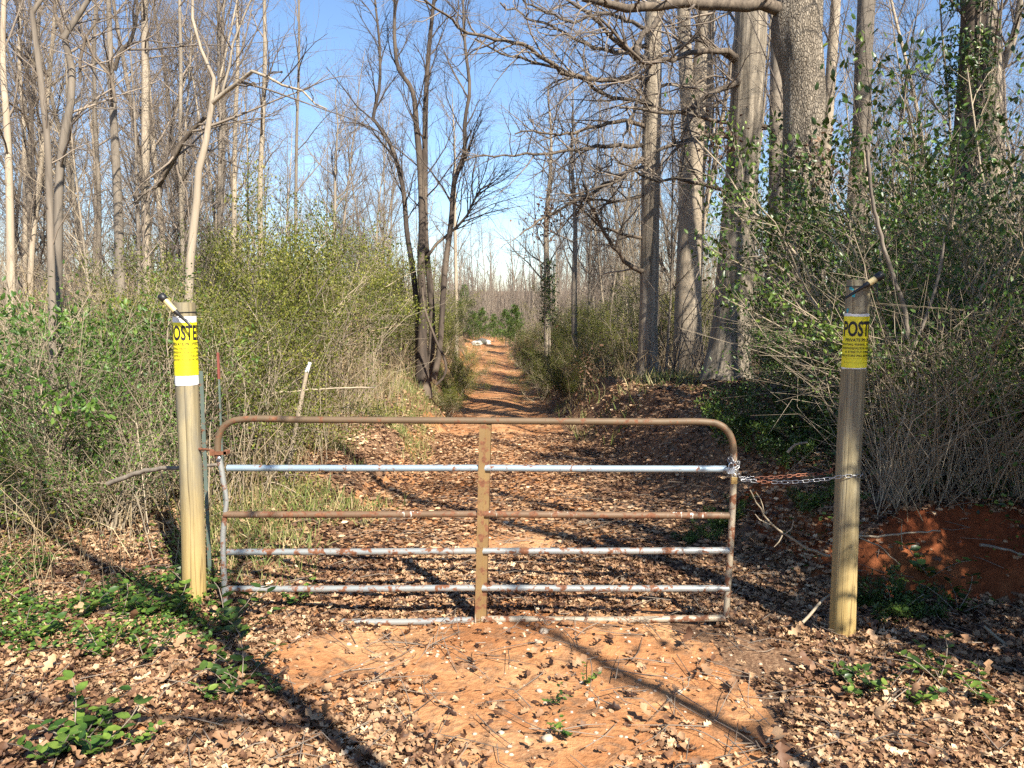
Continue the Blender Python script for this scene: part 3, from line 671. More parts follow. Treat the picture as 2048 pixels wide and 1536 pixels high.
# ------------------------------------------------------------------ shrubs
QUAD = ([(0, 0, 0), (.45, -.28, .04), (1, 0, 0), (.45, .28, .04)], [(0, 1, 2, 3)], [])
FOLD = ([(0, 0, 0), (.35, 0, -.05), (.72, 0, -.03), (1, 0, .02), (.3, -.24, .06), (.68, -.2, .05), (.3, .24, .06), (.68, .2, .05)], [(0, 1, 6, 0), ], [(0, 4, 1), (0, 1, 6), (2, 5, 3), (3, 7, 2), (1, 4, 5), (1, 5, 2), (1, 2, 7), (1, 7, 6)])
FOLD = (FOLD[0], [], FOLD[2])
def shrub(name, seed, H, spread, stems, twig, lmat, tmat, lsize, per, tmpl=QUAD, arch=.0, up=.8, width=1.0, thr=.30):
    rng = random.Random(seed); root = empty(name)
    T = {}
    for i in range(stems):
        a = rng.uniform(0, 6.28); q0 = (rng.gauss(0, .12), rng.gauss(0, .12), -.05)
        d = vec_norm((math.cos(a) * spread * rng.random(), math.sin(a) * spread * rng.random(), up))
        L = H * rng.uniform(.6, 1.1); q = grow(q0, d, L, 9, .16, -arch, rng); r = [.014 * H / 2 * (1 - .8 * k / 8) * rng.uniform(.8, 1.2) for k in range(9)]
        T.setdefault(0, []).append((q, r)); sprout(T, q, r, 0, [(twig, .12, 1, .7, H * .30, .008, 6, .16, .02 - arch * .5), (5, .15, 1, .7, H * .13, .0045, 4, .22, .01)], rng)
    sb = MB(); emit(T, sb, [0], 5); emit(T, sb, [1, 2], 3); sb.obj('branches', tmat, root)
    if per > 0:
        src = [(p, tuple(q[k + 1][j] - q[k][j] for j in range(3)) if k + 1 < len(q) else (0, 0, 1)) for lvl in (1, 2) for q, _ in T.get(lvl, []) for k, p in enumerate(q[1:], 1)]
        ps = np.array([s_[0] for s_ in src]); ds = np.array([s_[1] for s_ in src])
        m = int(per); ps = np.repeat(ps, m, 0); ds = np.repeat(ds, m, 0)
        clump = fbm(ps[:, 0] * 2.2 + ps[:, 1] + seed, ps[:, 2] * 2.2 - ps[:, 1], 3)
        keep = (RS.rand(len(ps)) < smooth((clump - thr) / .18)); ps, ds, clump = ps[keep], ds[keep], clump[keep]
        ps += RS.randn(*ps.shape) * H * .022
        ds = ds / (np.linalg.norm(ds, axis=1, keepdims=True) + 1e-9) + RS.randn(*ps.shape) * .6
        nr = RS.randn(*ps.shape) * .7 + np.array([0, 0, .8])
        lb = MB(); lb.leaves(ps, ds, nr, lsize * RS.uniform(.6, 1.3, len(ps)), tmpl, rnd=np.clip(RS.rand(len(ps)) * .6 + (clump - .35) * 1.4, 0, 1), wid=width); lb.obj('foliage', lmat, root)
    return root
FINE = [shrub('fine_leaved_shrub', 300 + i, 2.0, .85, 16, 17, M_FINE, M_TWIGP if i != 1 else M_TWIG, .025, 6, QUAD, .02) for i in range(3)]
BROAD = [shrub('evergreen_shrub', 320 + i, 2.2, .55, 12, 15, M_BROAD, M_TWIGP, .042, 3, FOLD, .02, thr=.42) for i in range(3)]
SPARSE = [shrub('half_bare_shrub', 340 + i, 2.2, .6, 11, 24, M_BRIGHT, M_TWIGP, .036, 1, FOLD, .03) for i in range(2)]
BARE = [shrub('bare_bush', 360 + i, 2.0, .8, 18, 15, M_FINE, (M_TWIGP, M_TWIG, M_STALK)[i], .03, 0, QUAD, .04) for i in range(3)]
LOW = [shrub('low_green_shrub', 380 + i, .8, 1.5, 14, 10, (M_BROAD, M_BRIGHT)[i], M_TWIG, .045, 2, FOLD, .03) for i in range(2)]
GREENL = [shrub('bright_leaved_shrub', 390, 2.2, .8, 9, 10, M_BRIGHT, M_TWIG, .055, 4, FOLD, .02)]
_usedp = set()
def place(pool, k, x, y, s, label, group=None, cat='shrub', rz=None, z=None, sz=None):
    p = pool[k % len(pool)]; rz = random.uniform(0, 6.28) if rz is None else rz
    loc = (x, y, hgt(x, y) - .02 if z is None else z); sc = (s, s, s if sz is None else sz)
    if p.name in _usedp: o = copy_thing(p, loc, rz, sc)
    else: _usedp.add(p.name); o = p; o.location = loc; o.rotation_euler = (0, 0, rz); o.scale = sc
    return tag(o, label, cat, group)
def put(pool, k, px, Y, s, label, **kw):
    return place(pool, k, at(px, 700, Y)[0], Y, s, label, **kw)
# olive mound left of the track
mound = [(430, 8.2, 1.15, 'olive shrub straight behind the left post and its gate hinge'), (500, 9.6, 1.15, 'olive shrub behind the leaning wooden stake'), (545, 11.4, 1.35, 'tall olive shrub over the leaf slope, left of centre'),
         (612, 13.0, 1.35, 'olive shrub forming the crest of the green mound'), (688, 18.0, 1.45, 'olive shrub on the right shoulder of the green mound'), (790, 21.0, 1.2, 'olive shrub just behind the dark stem clump'),
         (505, 12.5, 1.6, 'big olive shrub deep behind the leaning stake'), (470, 11.0, 1.6, 'olive shrub beneath the arching fork tree'), (610, 15.5, 1.8, 'deep olive shrub behind the crest of the mound'),
         (345, 9.8, 1.1, 'olive shrub behind the solar spike of the left post'), (250, 9.4, .85, 'olive shrub left of the left post, far side'), (725, 22, 1.7, 'back olive shrub peeping over the mound shoulder'),
         (400, 14.5, 1.3, 'tall olive shrub in shade of the pale poles'), (150, 11, .9, 'olive shrub under the twisting tree'), (20, 10.5, .95, 'olive shrub at the left picture edge')]
for i, (px, Y, s, lab) in enumerate(mound): put(FINE, i, px, Y, s, lab, group='olive shrubs left of the track')
edge = [(893, 22, .75, 'feathery green shrub nearest the track on its left edge'), (893, 18.5, .6, 'knee-high green shrub at the foot of the track bank, left'), (918, 27, .9, 'feathery green shrub farther along the left track edge'), (880, 31, 1.3, 'green shrub behind the right-leaning dark stem'), (862, 25, 1.2, 'green shrub filling the gap behind the dark stem clump')]
for i, (px, Y, s, lab) in enumerate(edge): put(FINE, i + 1, px, Y, s, lab, group='green shrubs on the left edge of the track')
redge = [(1085, 24, .95, 'dark green bush bulging onto the track from the right'), (1130, 21, .8, 'green bush right of the one bulging onto the track'), (1185, 19, .7, 'olive bush on the right bank before the nearest oak'), (1060, 33, 1.0, 'green bush at the far right bend of the track'), (1240, 21, 1.1, 'olive bush left behind the nearest oak'), (1170, 27, 1.5, 'olive bush under the bunch-stemmed tree'), (1340, 22, 1.3, 'olive bush between the two slimmer oaks'), (1420, 24, 1.4, 'olive bush behind the furrowed oak'), (1110, 30, 1.2, 'olive bush behind the bulging dark green one')]
for i, (px, Y, s, lab) in enumerate(redge): put(FINE, i, px, Y, s, lab, group='green bushes on the right edge of the track')
# broad-leaved evergreens
for i, (px, Y, s, lab) in enumerate([(165, 8.0, 1.25, 'dark glossy evergreen left of the left post'), (90, 9.0, 1.15, 'dark glossy evergreen beneath the bent pole')]): put(GREENL, 0, px, Y, s, lab, group='glossy evergreens left of the left post')
put(BROAD, 2, 60, 7.4, .8, 'low dark evergreen at the left picture edge'); put(BROAD, 1, 230, 8.0, .8, 'leafy evergreen right of the glossiest one, left of the left post')
thick = [(1610, 11.0, .8, 'evergreen shrub draping the foot of the thickest oak'), (1745, 8.0, .8, 'evergreen shrub directly behind the right post'), (1830, 7.5, 1.1, 'evergreen shrub right of the right post above the clay face'),
         (1880, 7.8, 1.55, 'tall evergreen shrub in the middle of the thicket'), (1960, 7.2, 1.5, 'tall evergreen shrub at the right picture edge'), (2040, 6.8, 1.45, 'evergreen shrub cut off by the right picture edge'), (1880, 9.8, 1.7, 'highest evergreen shrub under the dark ivied trunk'),
         (1930, 10.2, 2.15, 'towering evergreen shrub at the upper right'), (1760, 11.2, 1.3, 'evergreen shrub deep behind the right post'), (2020, 9.2, 2.1, 'towering evergreen shrub in the upper right corner'), (1672, 10.6, .85, 'evergreen shrub hugging the thickest oak on its right side')]
for i, (px, Y, s, lab) in enumerate(thick): put(BROAD, i, px, Y, s, lab, group='evergreen thicket right of the right post')
for i, (px, Y, s, lab) in enumerate([(1850, 7.0, .85, 'tangled half-bare shrub leaning over the clay face by the right post'), (1900, 6.6, .9, 'tangled half-bare shrub above the middle of the clay face'), (1975, 6.5, 1.05, 'tangled half-bare shrub above the right end of the clay face'), (2040, 6.3, 1.1, 'tangled half-bare shrub at the right picture edge'),
                                     (1910, 8.4, 1.7, 'high twiggy shrub behind the clay bank'), (1990, 8.0, 1.8, 'high twiggy shrub near the right picture edge'), (1745, 9.8, .9, 'twiggy shrub between the oak and the right post'), (1860, 8.6, 1.35, 'high twiggy shrub above the right post top')]): put(SPARSE, i, px, Y, s, lab, group='half-bare shrubs above the clay bank')
for i, (px, Y, s, lab) in enumerate([(290, 7.6, 1.0, 'half-bare shrub close left of the left post'), (200, 6.9, .75, 'half-bare shrub left of the left post, nearer'), (80, 7.0, .9, 'half-bare shrub by the left picture edge'), (20, 7.8, 1.2, 'half-bare shrub at the left picture edge under tall poles')]): put(SPARSE, i, px, Y, s, lab, group='half-bare shrubs left of the left post')
# bare brown bushes everywhere in the understorey
rb = random.Random(9); cnt = 0
while cnt < 170:
    y = 9 + 50 * rb.random() ** 1.2; x = rb.uniform(-.7 * y - 1, .7 * y + 1); dx = x - centre(y)
    if (dx > 0 and y < 19 and x / y < .42) or -2.4 < dx < (4.0 if y < 12 else 2.9) or (y < 12 and dx < 0 and rb.random() < .4): continue
    s_, d_ = ('left' if dx < 0 else 'right'), ('near the shrubs' if y < 16 else 'between the trees' if y < 32 else 'deep in the wood')
    k = rb.randrange(3); dsc = ('straw-coloured', 'grey-brown', 'golden-brown')[k]
    sc_ = rb.uniform(.7, 1.5); place(BARE, k, x, y, sc_, unique(dsc + ' leafless', 'bush', d_, x, y, sc_ * .8, 'spreading'), group='leafless bushes of the wood', cat='bush', rz=rb.uniform(0, 6.28)); cnt += 1
# low greens on the right bank
for i, (px, Y, s, lab) in enumerate([(1500, 8.6, .8, 'low green bush on the bank top left of the right post'), (1560, 8.0, .75, 'low green bush halfway between gate end and right post, on the bank'), (1610, 7.4, .6, 'low green bush on the bank behind the chain'), (1480, 7.2, .45, 'small green bush on the shaded slope behind the gate corner'),
                                     (1790, 5.35, .5, 'low green bush at the foot of the clay, right of the right post'), (1850, 5.3, .42, 'small green bush right of the one at the clay foot'), (1400, 7.0, .3, 'tiny green bush on the slope behind the second rail'), (1660, 6.3, .4, 'small green bush on the slope behind the right post')]): put(LOW, 0, px, Y, s, lab, group='low green bushes on the right bank')
# young pines at the end of the track
def pine(seed):
    rng = random.Random(seed); root = empty('young_pine'); mb = MB(); mb.tube([(0, 0, -.1), (.02, 0, 1), (0, 0, 2.2)], [.035, .025, .008], 6); mb.obj('trunk', M_GREY, root)
    ps, ds = [], []
    for k in range(70):
        z = rng.uniform(.15, 2.2); a = rng.uniform(0, 6.28); L = (2.35 - z) * .42 * rng.uniform(.7, 1.1)
        d = np.array([math.cos(a), math.sin(a), .55]); 
        for t in np.linspace(.25, 1, 5):
            for j in range(9): ps.append(np.array([0, 0, z]) + d * L * t + RS.randn(3) * .02); ds.append(d * .8 + RS.randn(3) * .7)
    lb = MB(); lb.leaves(np.array(ps), np.array(ds), RS.randn(len(ps), 3), .16, ([(0, 0, 0), (.5, -.06, 0), (1, 0, 0), (.5, .06, 0)], [(0, 1, 2, 3)], [])); lb.obj('crown', M_PINE, root); return root
p0 = pine(1)
for i, (px, Y, s, lab) in enumerate([(946, 54, 1.0, 'bright young pine left of the pale stones'), (964, 57, 1.05, 'young pine behind the pale stones'), (988, 55, .9, 'young pine right of the pale stones'), (1012, 50, 1.1, 'young pine at the right bend, partly behind a bush'), (1030, 45, 1.2, 'young pine hidden half behind the far bush on the right')]):
    x = at(px, 700, Y)[0]; o = p0 if i == 0 else copy_thing(p0, (0, 0, 0)); o.location = (x, Y, hgt(x, Y)); o.rotation_euler = (0, 0, i * 1.3); o.scale = (s, s, s); tag(o, lab, 'pine', 'young pines at the end of the track')
# far cedars / loblolly glimpsed
def cedar(seed, H):
    rng = random.Random(seed); root = empty('evergreen_tree'); mb = MB(); mb.tube([(0, 0, -.2), (0, .03, H * .5), (0, 0, H)], [.10, .06, .01], 8); mb.obj('trunk', M_GREY, root)
    n = 2600; z = RS.rand(n) ** .8 * H * .85 + H * .12; rr = (1 - z / H) * H * .19 * (.6 + .8 * RS.rand(n)) + .15; a = RS.rand(n) * 6.28; rr *= .6 + .6 * vnoise(a * 2, z * 1.3)
    ps = np.stack([np.cos(a) * rr, np.sin(a) * rr, z], 1); lb = MB(); lb.leaves(ps, ps * [1, 1, 0] + RS.randn(n, 3) * .6, RS.randn(n, 3), RS.uniform(.06, .16, n), QUAD); lb.obj('crown', M_PINE, root); return root
c0 = cedar(3, 4.6)
for i, (px, Y, s, lab) in enumerate([(1240, 44, 1.0, 'dull evergreen seen between the nearest oak and the forked pale trunk'), (930, 66, .9, 'small evergreen over the left side of the far track end'), (1500, 40, 1.0, 'evergreen crown glimpsed right of the furrowed oak')]):
    x = at(px, 700, Y)[0]; o = c0 if i == 0 else copy_thing(c0, (0, 0, 0)); o.location = (x, Y, hgt(x, Y)); o.rotation_euler = (0, 0, i * 2.1); o.scale = (s, s, s); tag(o, lab, 'evergreen')

# climbing leaves on the thickest oak and the dark trunk
def climber(name, px, Y, y0, y1, wpx, n, label, size=.06):
    lb = MB(); py = RS.uniform(y0, y1, n); keep = fbm(py * .02, py * 0 + px, 3) > .3; py = py[keep]; m = len(py)
    base = np.array([at(px, v, Y) for v in py]); a = RS.rand(m) * 6.28; r = wpx * .5 / FPX * Y * RS.uniform(.9, 1.8, m) + .02
    cl_ = fbm(py * .018 + 3, a, 3); ok = cl_ > .45
    ps = base + np.stack([np.cos(a) * r, np.sin(a) * r, RS.randn(m) * .05], 1); ps = ps[ok]; m = len(ps)
    org = base[0] * 1.0; org[2] = hgt(org[0], Y); root = empty(name, org)
    lb.leaves(ps - org, RS.randn(m, 3) + [0, 0, -.3], np.stack([np.cos(a[ok]), np.sin(a[ok]), np.full(m, .6)], 1) + RS.randn(m, 3) * .5, size * RS.uniform(.6, 1.3, m), FOLD); lb.obj('foliage', M_BROAD, root)
    vs = MB(); zz = np.linspace(0, at(px, y0, Y)[2] - org[2], 30); w = wpx * .55 / FPX * Y
    for ph in (0.4, 2.0, 4.4): vs.tube(np.stack([np.cos(ph + np.sin(zz * .8) * .5) * w, -np.abs(np.sin(ph)) * w + 0 * zz, zz], 1), .012, 5)
    vs.obj('vine_stem', M_TWIG, root); tag(root, label, 'climber')
climber('climbing_vine', 1598, 12, 370, 760, 96, 16000, 'evergreen climber cloaking the lower half of the thickest oak')
climber('climbing_vine', 1935, 12, 0, 620, 52, 9000, 'evergreen climber covering the dark straight trunk at the upper right')
climber('climbing_vine', 1098, 27, 520, 680, 18, 1500, 'patchy climber on the pale trunk halfway down the track', .09)

# ------------------------------------------------------------------ undergrowth: stalks, grass, creeping greens, litter
def scatter(n, xr, yr, dens=None):
    """n points uniform in the picture-facing wedge"""
    y = np.sqrt(RS.uniform(yr[0] ** 2, yr[1] ** 2, n)); x = RS.uniform(xr[0], xr[1], n) * y
    if dens is not None: k = RS.rand(n) < dens(x, y); x, y = x[k], y[k]
    return x, y
def stalks(name, x, y, hmin, hmax, r, mat, label, lean=.35, kind='stuff', cat='undergrowth', z0=0):
    n = len(x); z = ground_h(x, y) - .02 + z0; H = RS.uniform(0, 1, n) ** 1.5 * (hmax - hmin) + hmin
    P = np.stack([x, y, z], 1); d = np.stack([RS.randn(n) * lean, RS.randn(n) * lean, np.ones(n)], 1); d /= np.linalg.norm(d, axis=1, keepdims=True)
    A = P; B = P + d * H[:, None] * .5; C_ = B + (d + RS.randn(n, 3) * [.35, .35, .25] - [0, 0, .25]) * H[:, None] * .32; D_ = C_ + (d + RS.randn(n, 3) * [.5, .5, .4] - [0, 0, .7]) * H[:, None] * .28
    rr = r * RS.uniform(.6, 1.4, n); m = MB(); m.tubes(np.stack([A, B, C_, D_], 1), np.stack([rr, rr * .8, rr * .6, rr * .35], 1), 3)
    return tag(m.obj(name, mat), label, cat, kind=kind)
left_d = lambda x, y: smooth((-x - np.interp(y, [4, 6, 9, 14, 30], [2.4, 2.3, 1.9, 1.7, 1.9])) / .8) * (.35 + .65 * smooth((y - 6) / 2))
x, y = scatter(9000, (-.72, 0), (5.2, 16), left_d); stalks('dry_stalks', x, y, .2, 1.3, .0032, M_STALK, 'tangle of dry tan stems under the left shrubs')
x, y = scatter(5000, (-.72, 0), (5.6, 14), lambda x, y: left_d(x, y) * smooth((y - 5.5) / 2)); stalks('upright_twigs', x, y, .6, 2.6, .004, M_TWIGP, 'upright bare twigs among the left shrubs', .22)
right_d = lambda x, y: bank_r(x, y) * smooth((x / y - .38 + (y > 16) * .35) / .08)
x, y = scatter(6500, (.05, .74), (5.6, 26), right_d); stalks('bank_stalks', x, y, .15, 1.2, .0032, M_STALK, 'dry stems standing on the right bank')
x, y = scatter(6500, (.48, .74), (5.8, 11), lambda x, y: bank_r(x, y)); stalks('thicket_twigs', x, y, .5, 2.3, .0032, M_TWIGP, 'crossing bare twigs of the right thicket', .45)
x, y = scatter(9000, (-.2, .3), (16, 58), lambda x, y: ((np.abs(x - centre(y)) > 1.6) & (np.abs(x - centre(y)) < 6)) * 1.0); stalks('verge_stalks', x, y, .3, 1.6, .006, M_STALK, 'straw-coloured weeds along both verges of the track')
x, y = scatter(14000, (-.75, .75), (16, 58), lambda x, y: (np.abs(x - centre(y)) > 3.0) * 1.0); stalks('brush_stalks', x, y, .5, 3.4, .011, M_TWIG, 'thin brown brush filling the wood between trees', .25)
# grass
def grass(name, x, y, h, label):
    n = len(x); z = ground_h(x, y); P = np.stack([x, y, z], 1); d = RS.randn(n, 3) * [.45, .45, 0] + [0, 0, 1]
    m = MB(); m.leaves(P, d, RS.randn(n, 3) * [1, 1, .1], h * RS.uniform(.5, 1.4, n), ([(0, -.03, 0), (0, .03, 0), (.6, .022, .05), (.6, -.022, .05), (1, 0, .22)], [(0, 1, 2, 3)], [(3, 2, 4)])); return tag(m.obj(name, M_GRASS), label, 'grass', kind='stuff')
gd = lambda x, y: smooth((-x - np.interp(y, [4, 6, 9, 14, 24], [1.9, 1.4, 1.0, 1.3, 1.6])) / .7) * smooth((fbm(x * .9 + 4, y * .9, 3) - .36) / .2) * smooth((y - 5.2) / 1)
x, y = scatter(90000, (-.45, -.03), (5.2, 20), gd); grass('grass', x, y, .13, 'sparse yellow-green grass on the left verge behind the gate')
x, y = scatter(14000, (0, .25), (12, 40), lambda x, y: ((x - centre(y)) > 1.4) * ((x - centre(y)) < 4.5) * smooth((fbm(x, y, 3) - .42) / .15)); grass('bank_grass', x, y, .22, 'pale grass on the right verge farther down the track')
# creeping green leaves at the lower left, and few at right
def creeper(name, x, y, size, mat, label, hmax=.10):
    n = len(x); z = ground_h(x, y) + RS.rand(n) ** 1.5 * hmax + .02
    m = MB(); m.leaves(np.stack([x, y, z], 1), RS.randn(n, 3) * [1, 1, .3], RS.randn(n, 3) * .45 + [0, -.1, 1], size * RS.uniform(.6, 1.3, n), FOLD, wid=1.2); return tag(m.obj(name, mat), label, 'ground cover', kind='stuff')
cd = lambda x, y: .5 * smooth((-x / y - .36) / .08) * smooth((fbm(x * 2.6 + 9, y * 2.6 + 2, 3) - .42) / .12) * smooth((6.6 - y) / 1.0) * smooth((y - 4.2) / .5)
x, y = scatter(30000, (-.72, -.3), (4.1, 7.2), cd); creeper('ground_creeper', x, y, .034, M_BRIGHT, 'small green leaves creeping over the litter left of the left post')
cd3 = lambda x, y: smooth((-x - 2.3) / 1.0) * smooth((fbm(x * 1.1 + 19, y * 1.1 + 2, 3) - .36) / .12)
x, y = scatter(26000, (-.72, -.2), (6, 13), cd3); creeper('undergrowth_leaves', x, y, .045, M_FINE, 'leafy undergrowth at the foot of the left shrubs', .6)
cd2 = lambda x, y: bank_r(x, y) * smooth((fbm(x * 1.3 + 2, y * 1.3 + 7, 3) - .46) / .1)
x, y = scatter(15000, (.25, .72), (5.3, 12), cd2); creeper('bank_creeper', x, y, .045, M_BROAD, 'dark green leaves creeping over the shaded right bank', .16)

# oak-leaf litter
def oak_template():
    xs_ = [0, .14, .30, .46, .62, .80, 1.0]; w = [.02, .20, .10, .31, .13, .27, .04]
    bend = random.uniform(-.6, .8); curl = random.uniform(-1.0, 2.2); v = []
    for i, (a, b) in enumerate(zip(xs_, w)):
        zc = bend * (a - .5) ** 2 * 2 + random.gauss(0, .015)
        v.append((a, random.gauss(0, .015), zc))
    for sgn in (-1, 1):
        for i, (a, b) in enumerate(zip(xs_, w)):
            bb = b * random.uniform(.8, 1.25); v.append((a + .03 * sgn * random.random(), sgn * bb, v[i][2] + curl * bb * bb * 1.8 + random.gauss(0, .02)))
    q = [(i, i + 1, 7 + i + 1, 7 + i)[::-1] for i in range(6)] + [(i, i + 1, 14 + i + 1, 14 + i) for i in range(6)]
    return v, q, []
def simple_template():
    c = random.uniform(.0, .35); b = random.uniform(-.1, .15)
    return [(0, 0, 0), (.3, -.26, c * .5), (.75, -.2, c * .4), (1, 0, b), (.75, .2, c * .4), (.3, .26, c * .5), (.5, 0, -.02)], [], [(0, 1, 6), (1, 2, 6), (2, 3, 6), (3, 4, 6), (4, 5, 6), (5, 0, 6)]
def bare_patch(x, y):
    """1 where the clay shows through the litter"""
    cx = centre(y)
    e = np.exp(-((x - .25) / 1.35) ** 2 - ((y - 4.55) / .55) ** 2) * 1.5 + .9 * np.exp(-((x - .1) / .7) ** 2 - ((y - 7.1) / .5) ** 2) + .8 * np.exp(-((x + .5) / .5) ** 2 - ((y - 4.9) / .25) ** 2)
    e = e + .8 * np.exp(-((x - .15) / 1.0) ** 2 - ((y - 3.7) / .8) ** 2)
    e = e + smooth((y - 8) / 14) * np.exp(-((x - cx) / 1.2) ** 2) * 1.1
    e = e + (fbm(x * 1.8 + 31, y * 1.8 + 5, 4) - .5) * 1.5
    return smooth((e - .35) / .4)
def litter(name, n, xr, yr, size, tm, k, tilt, label, extra=None, lift=.03):
    x, y = scatter(n, xr, yr); m = MB()
    nbare = bare_patch(x, y) * .965
    slope = smooth(((ground_h(x + .05, y, False) - ground_h(x - .05, y, False)) ** 2 + (ground_h(x, y + .05, False) - ground_h(x, y - .05, False)) ** 2) ** .5 / .1 - .75)
    keep = RS.rand(len(x)) > np.clip(nbare + slope * .95 * (x > 2.5) * (y < 7), 0, .985)
    if extra is not None: keep &= RS.rand(len(x)) < extra(x, y)
    x, y = x[keep], y[keep]; n = len(x)
    idx = RS.randint(0, k, n); tms = [tm() for _ in range(k)]
    z = ground_h(x, y) + RS.rand(n) * lift
    e_ = .05; gx = (ground_h(x + e_, y) - ground_h(x - e_, y)) / (2 * e_); gy = (ground_h(x, y + e_) - ground_h(x, y - e_)) / (2 * e_)
    nr = np.stack([-gx, -gy, np.ones(n)], 1) + RS.randn(n, 3) * tilt * [1, 1, .2]
    nr *= np.where(RS.rand(n) < .5, 1, 1)[:, None]
    d = RS.randn(n, 3) * [1, 1, 0] ; tone = np.clip(.43 - .35 * (RS.rand(n) < .18) + RS.randn(n) * .23 + (fbm(x * 1.5, y * 1.5 + 70, 2) - .5) * .5, 0, 1)
    for j in range(k):
        s = idx == j
        m.leaves(np.stack([x[s], y[s], z[s]], 1), d[s], nr[s], size * RS.uniform(.55, 1.35, s.sum()), tms[j], rnd=tone[s])
    return tag(m.obj(name, M_OAKLEAF), label, 'leaf litter', kind='stuff')
litter('leaf_litter', 52000, (-.72, .72), (2.7, 6.6), .054, oak_template, 24, .42, 'curled brown oak leaves lying thick around the gate')
litter('leaf_crumbs', 40000, (-.72, .72), (2.7, 7.5), .032, simple_template, 10, .35, 'broken bits of brown leaf between the larger ones', lift=.012)
litter('track_litter', 90000, (-.72, .72), (6.4, 15), .062, simple_template, 16, .38, 'brown leaves strewn over track and banks behind the gate', lift=.03)
litter('wood_litter', 60000, (-.6, .6), (14, 34), .075, simple_template, 10, .4, 'fallen leaves covering the wood floor farther back', extra=lambda x, y: np.where(np.abs(x - centre(y)) < 1.3, .3, 1.0))
# the largest leaves lie on top, each one its own piece of the ground
lm = []
for j in range(12):
    m = MB(); tv, tq, tt = oak_template(); m.add(np.array(tv) * [1, 1, .9], quads=tq, rnd=random.choice([.2, .4, .55, .7])); lm.append(m.mesh('fallen_leaf', M_OAKLEAF))
for i in range(260):
    yy = math.sqrt(random.uniform(3.0 ** 2, 5.0 ** 2)); xx = random.uniform(-.66, .66) * yy
    if float(bare_patch(xx, yy)) > .5 and random.random() < .8: continue
    o = link('fallen_leaf', lm[i % 12], G_ground); s = random.uniform(.075, .115)
    o.location = (xx, yy, hgt(xx, yy) + .03); o.rotation_euler = (random.gauss(0, .5), random.gauss(0, .5), random.uniform(0, 6.28)); o.scale = (s, s, s)
# pebbles and twigs
def pebble_mesh(seed, flat=.7):
    r_ = np.random.RandomState(seed); n1, n2 = 8, 6; v = []
    for i in range(n2 + 1):
        for j in range(n1):
            ph = math.pi * i / n2; th = 2 * math.pi * j / n1; k = 1 + .18 * r_.randn() * math.sin(ph); v.append((k * math.sin(ph) * math.cos(th), k * .8 * math.sin(ph) * math.sin(th), flat * math.cos(ph)))
    q = [(i * n1 + j, i * n1 + (j + 1) % n1, (i + 1) * n1 + (j + 1) % n1, (i + 1) * n1 + j)[::-1] for i in range(n2) for j in range(n1)]
    return np.array(v), q
m_stone, nts, bs, _o = newmat('pale_stone'); _n = noise(nts, coords(nts), 8, 5)
nts.links.new(ramp(nts, [(.3, (.28, .20, .13)), (.7, (.55, .47, .37))], _n.outputs[0]).outputs[0], bs.inputs['Base Color']); bs.inputs['Roughness'].default_value = .85; bump(nts, _n.outputs[0], bs, .5, .02)
pm = MB()
for i in range(900):
    y = math.sqrt(random.uniform(2.8 ** 2, 8 ** 2)); x = random.uniform(-.25, .4) * y
    if random.random() > float(bare_patch(x, y)) + .15: continue
    v, q = pebble_mesh(i % 30); s = random.uniform(.004, .013) * (1.6 if random.random() < .08 else 1); pm.add(v * s + [x, y, hgt(x, y)], quads=q)
tag(pm.obj('gravel', m_stone), 'small stones set in the bare clay before the gate', 'gravel', kind='stuff')
for i, (px, py, s, lab) in enumerate([(1088, 1268, .030, 'rounded brown stone below the gate, right of the middle upright'), (1078, 1389, .018, 'small white stone in the middle of the bare clay'), (1096, 1483, .03, 'brown stone near the lower edge, right of centre'), (1002, 1470, .016, 'pale pebble low in the leaves, left of the brown stone'), (1115, 1356, .017, 'pale pebble above the small white stone')]):
    p = on_ground(px, py); m = MB(); v, q = pebble_mesh(50 + i); m.add(v * s, quads=q); o = m.obj('stone', m_stone); o.location = (p[0], p[1], hgt(p[0], p[1]) + s * .3); tag(o, lab, 'stone')
tw = MB(); n = 1500; x, y = scatter(n, (-.7, .7), (2.8, 9)); z = ground_h(x, y) + .03; a = RS.rand(len(x)) * 6.28; L = RS.uniform(.05, .45, len(x)); n = len(x)
P = np.stack([x, y, z], 1); d = np.stack([np.cos(a), np.sin(a), RS.randn(n) * .12], 1) * L[:, None]; tw.tubes(np.stack([P - d / 2, P + RS.randn(n, 3) * .015, P + d / 2], 1), np.stack([np.full(n, .003), np.full(n, .0026), np.full(n, .0015)], 1), 4)
tag(tw.obj('twig_litter', M_TWIG), 'thin broken twigs lying among the leaves', 'twigs', kind='stuff')

# pale stones heaped at the far end of the track
m_white, ntw, bw, _o = newmat('white_stone'); bw.inputs['Base Color'].default_value = (.42, .40, .36, 1); bw.inputs['Roughness'].default_value = .8
m_dk, ntd, bd_, _o = newmat('dark_stone'); bd_.inputs['Base Color'].default_value = (.09, .085, .08, 1); bd_.inputs['Roughness'].default_value = .8
names = ['white', 'dark', 'chalky white', 'dark flat', 'pale', 'grey']
for i, (px, py, s, dk, lab) in enumerate([(950, 674, .26, 0, 'leftmost white block in the heap at the far end of the track'), (958, 671, .24, 0, 'top white block in the heap at the far end of the track'), (964, 677, .34, 1, 'dark block filling the middle of the far heap'), (975, 678, .24, 0, 'rightmost white block in the far heap'), (955, 679, .28, 1, 'dark block under the leftmost white one in the far heap'), (970, 672, .25, 1, 'dark block at the back of the far heap')]):
    Y = 52 + i * .25; p = at(px, py, Y); v, q = pebble_mesh(80 + i, .8); m = MB(); m.add(v * s, quads=q); o = m.obj('rock', m_dk if dk else m_white, smooth_=False); o.location = (p[0], Y, hgt(p[0], Y) + s * .5); tag(o, lab, 'rock')

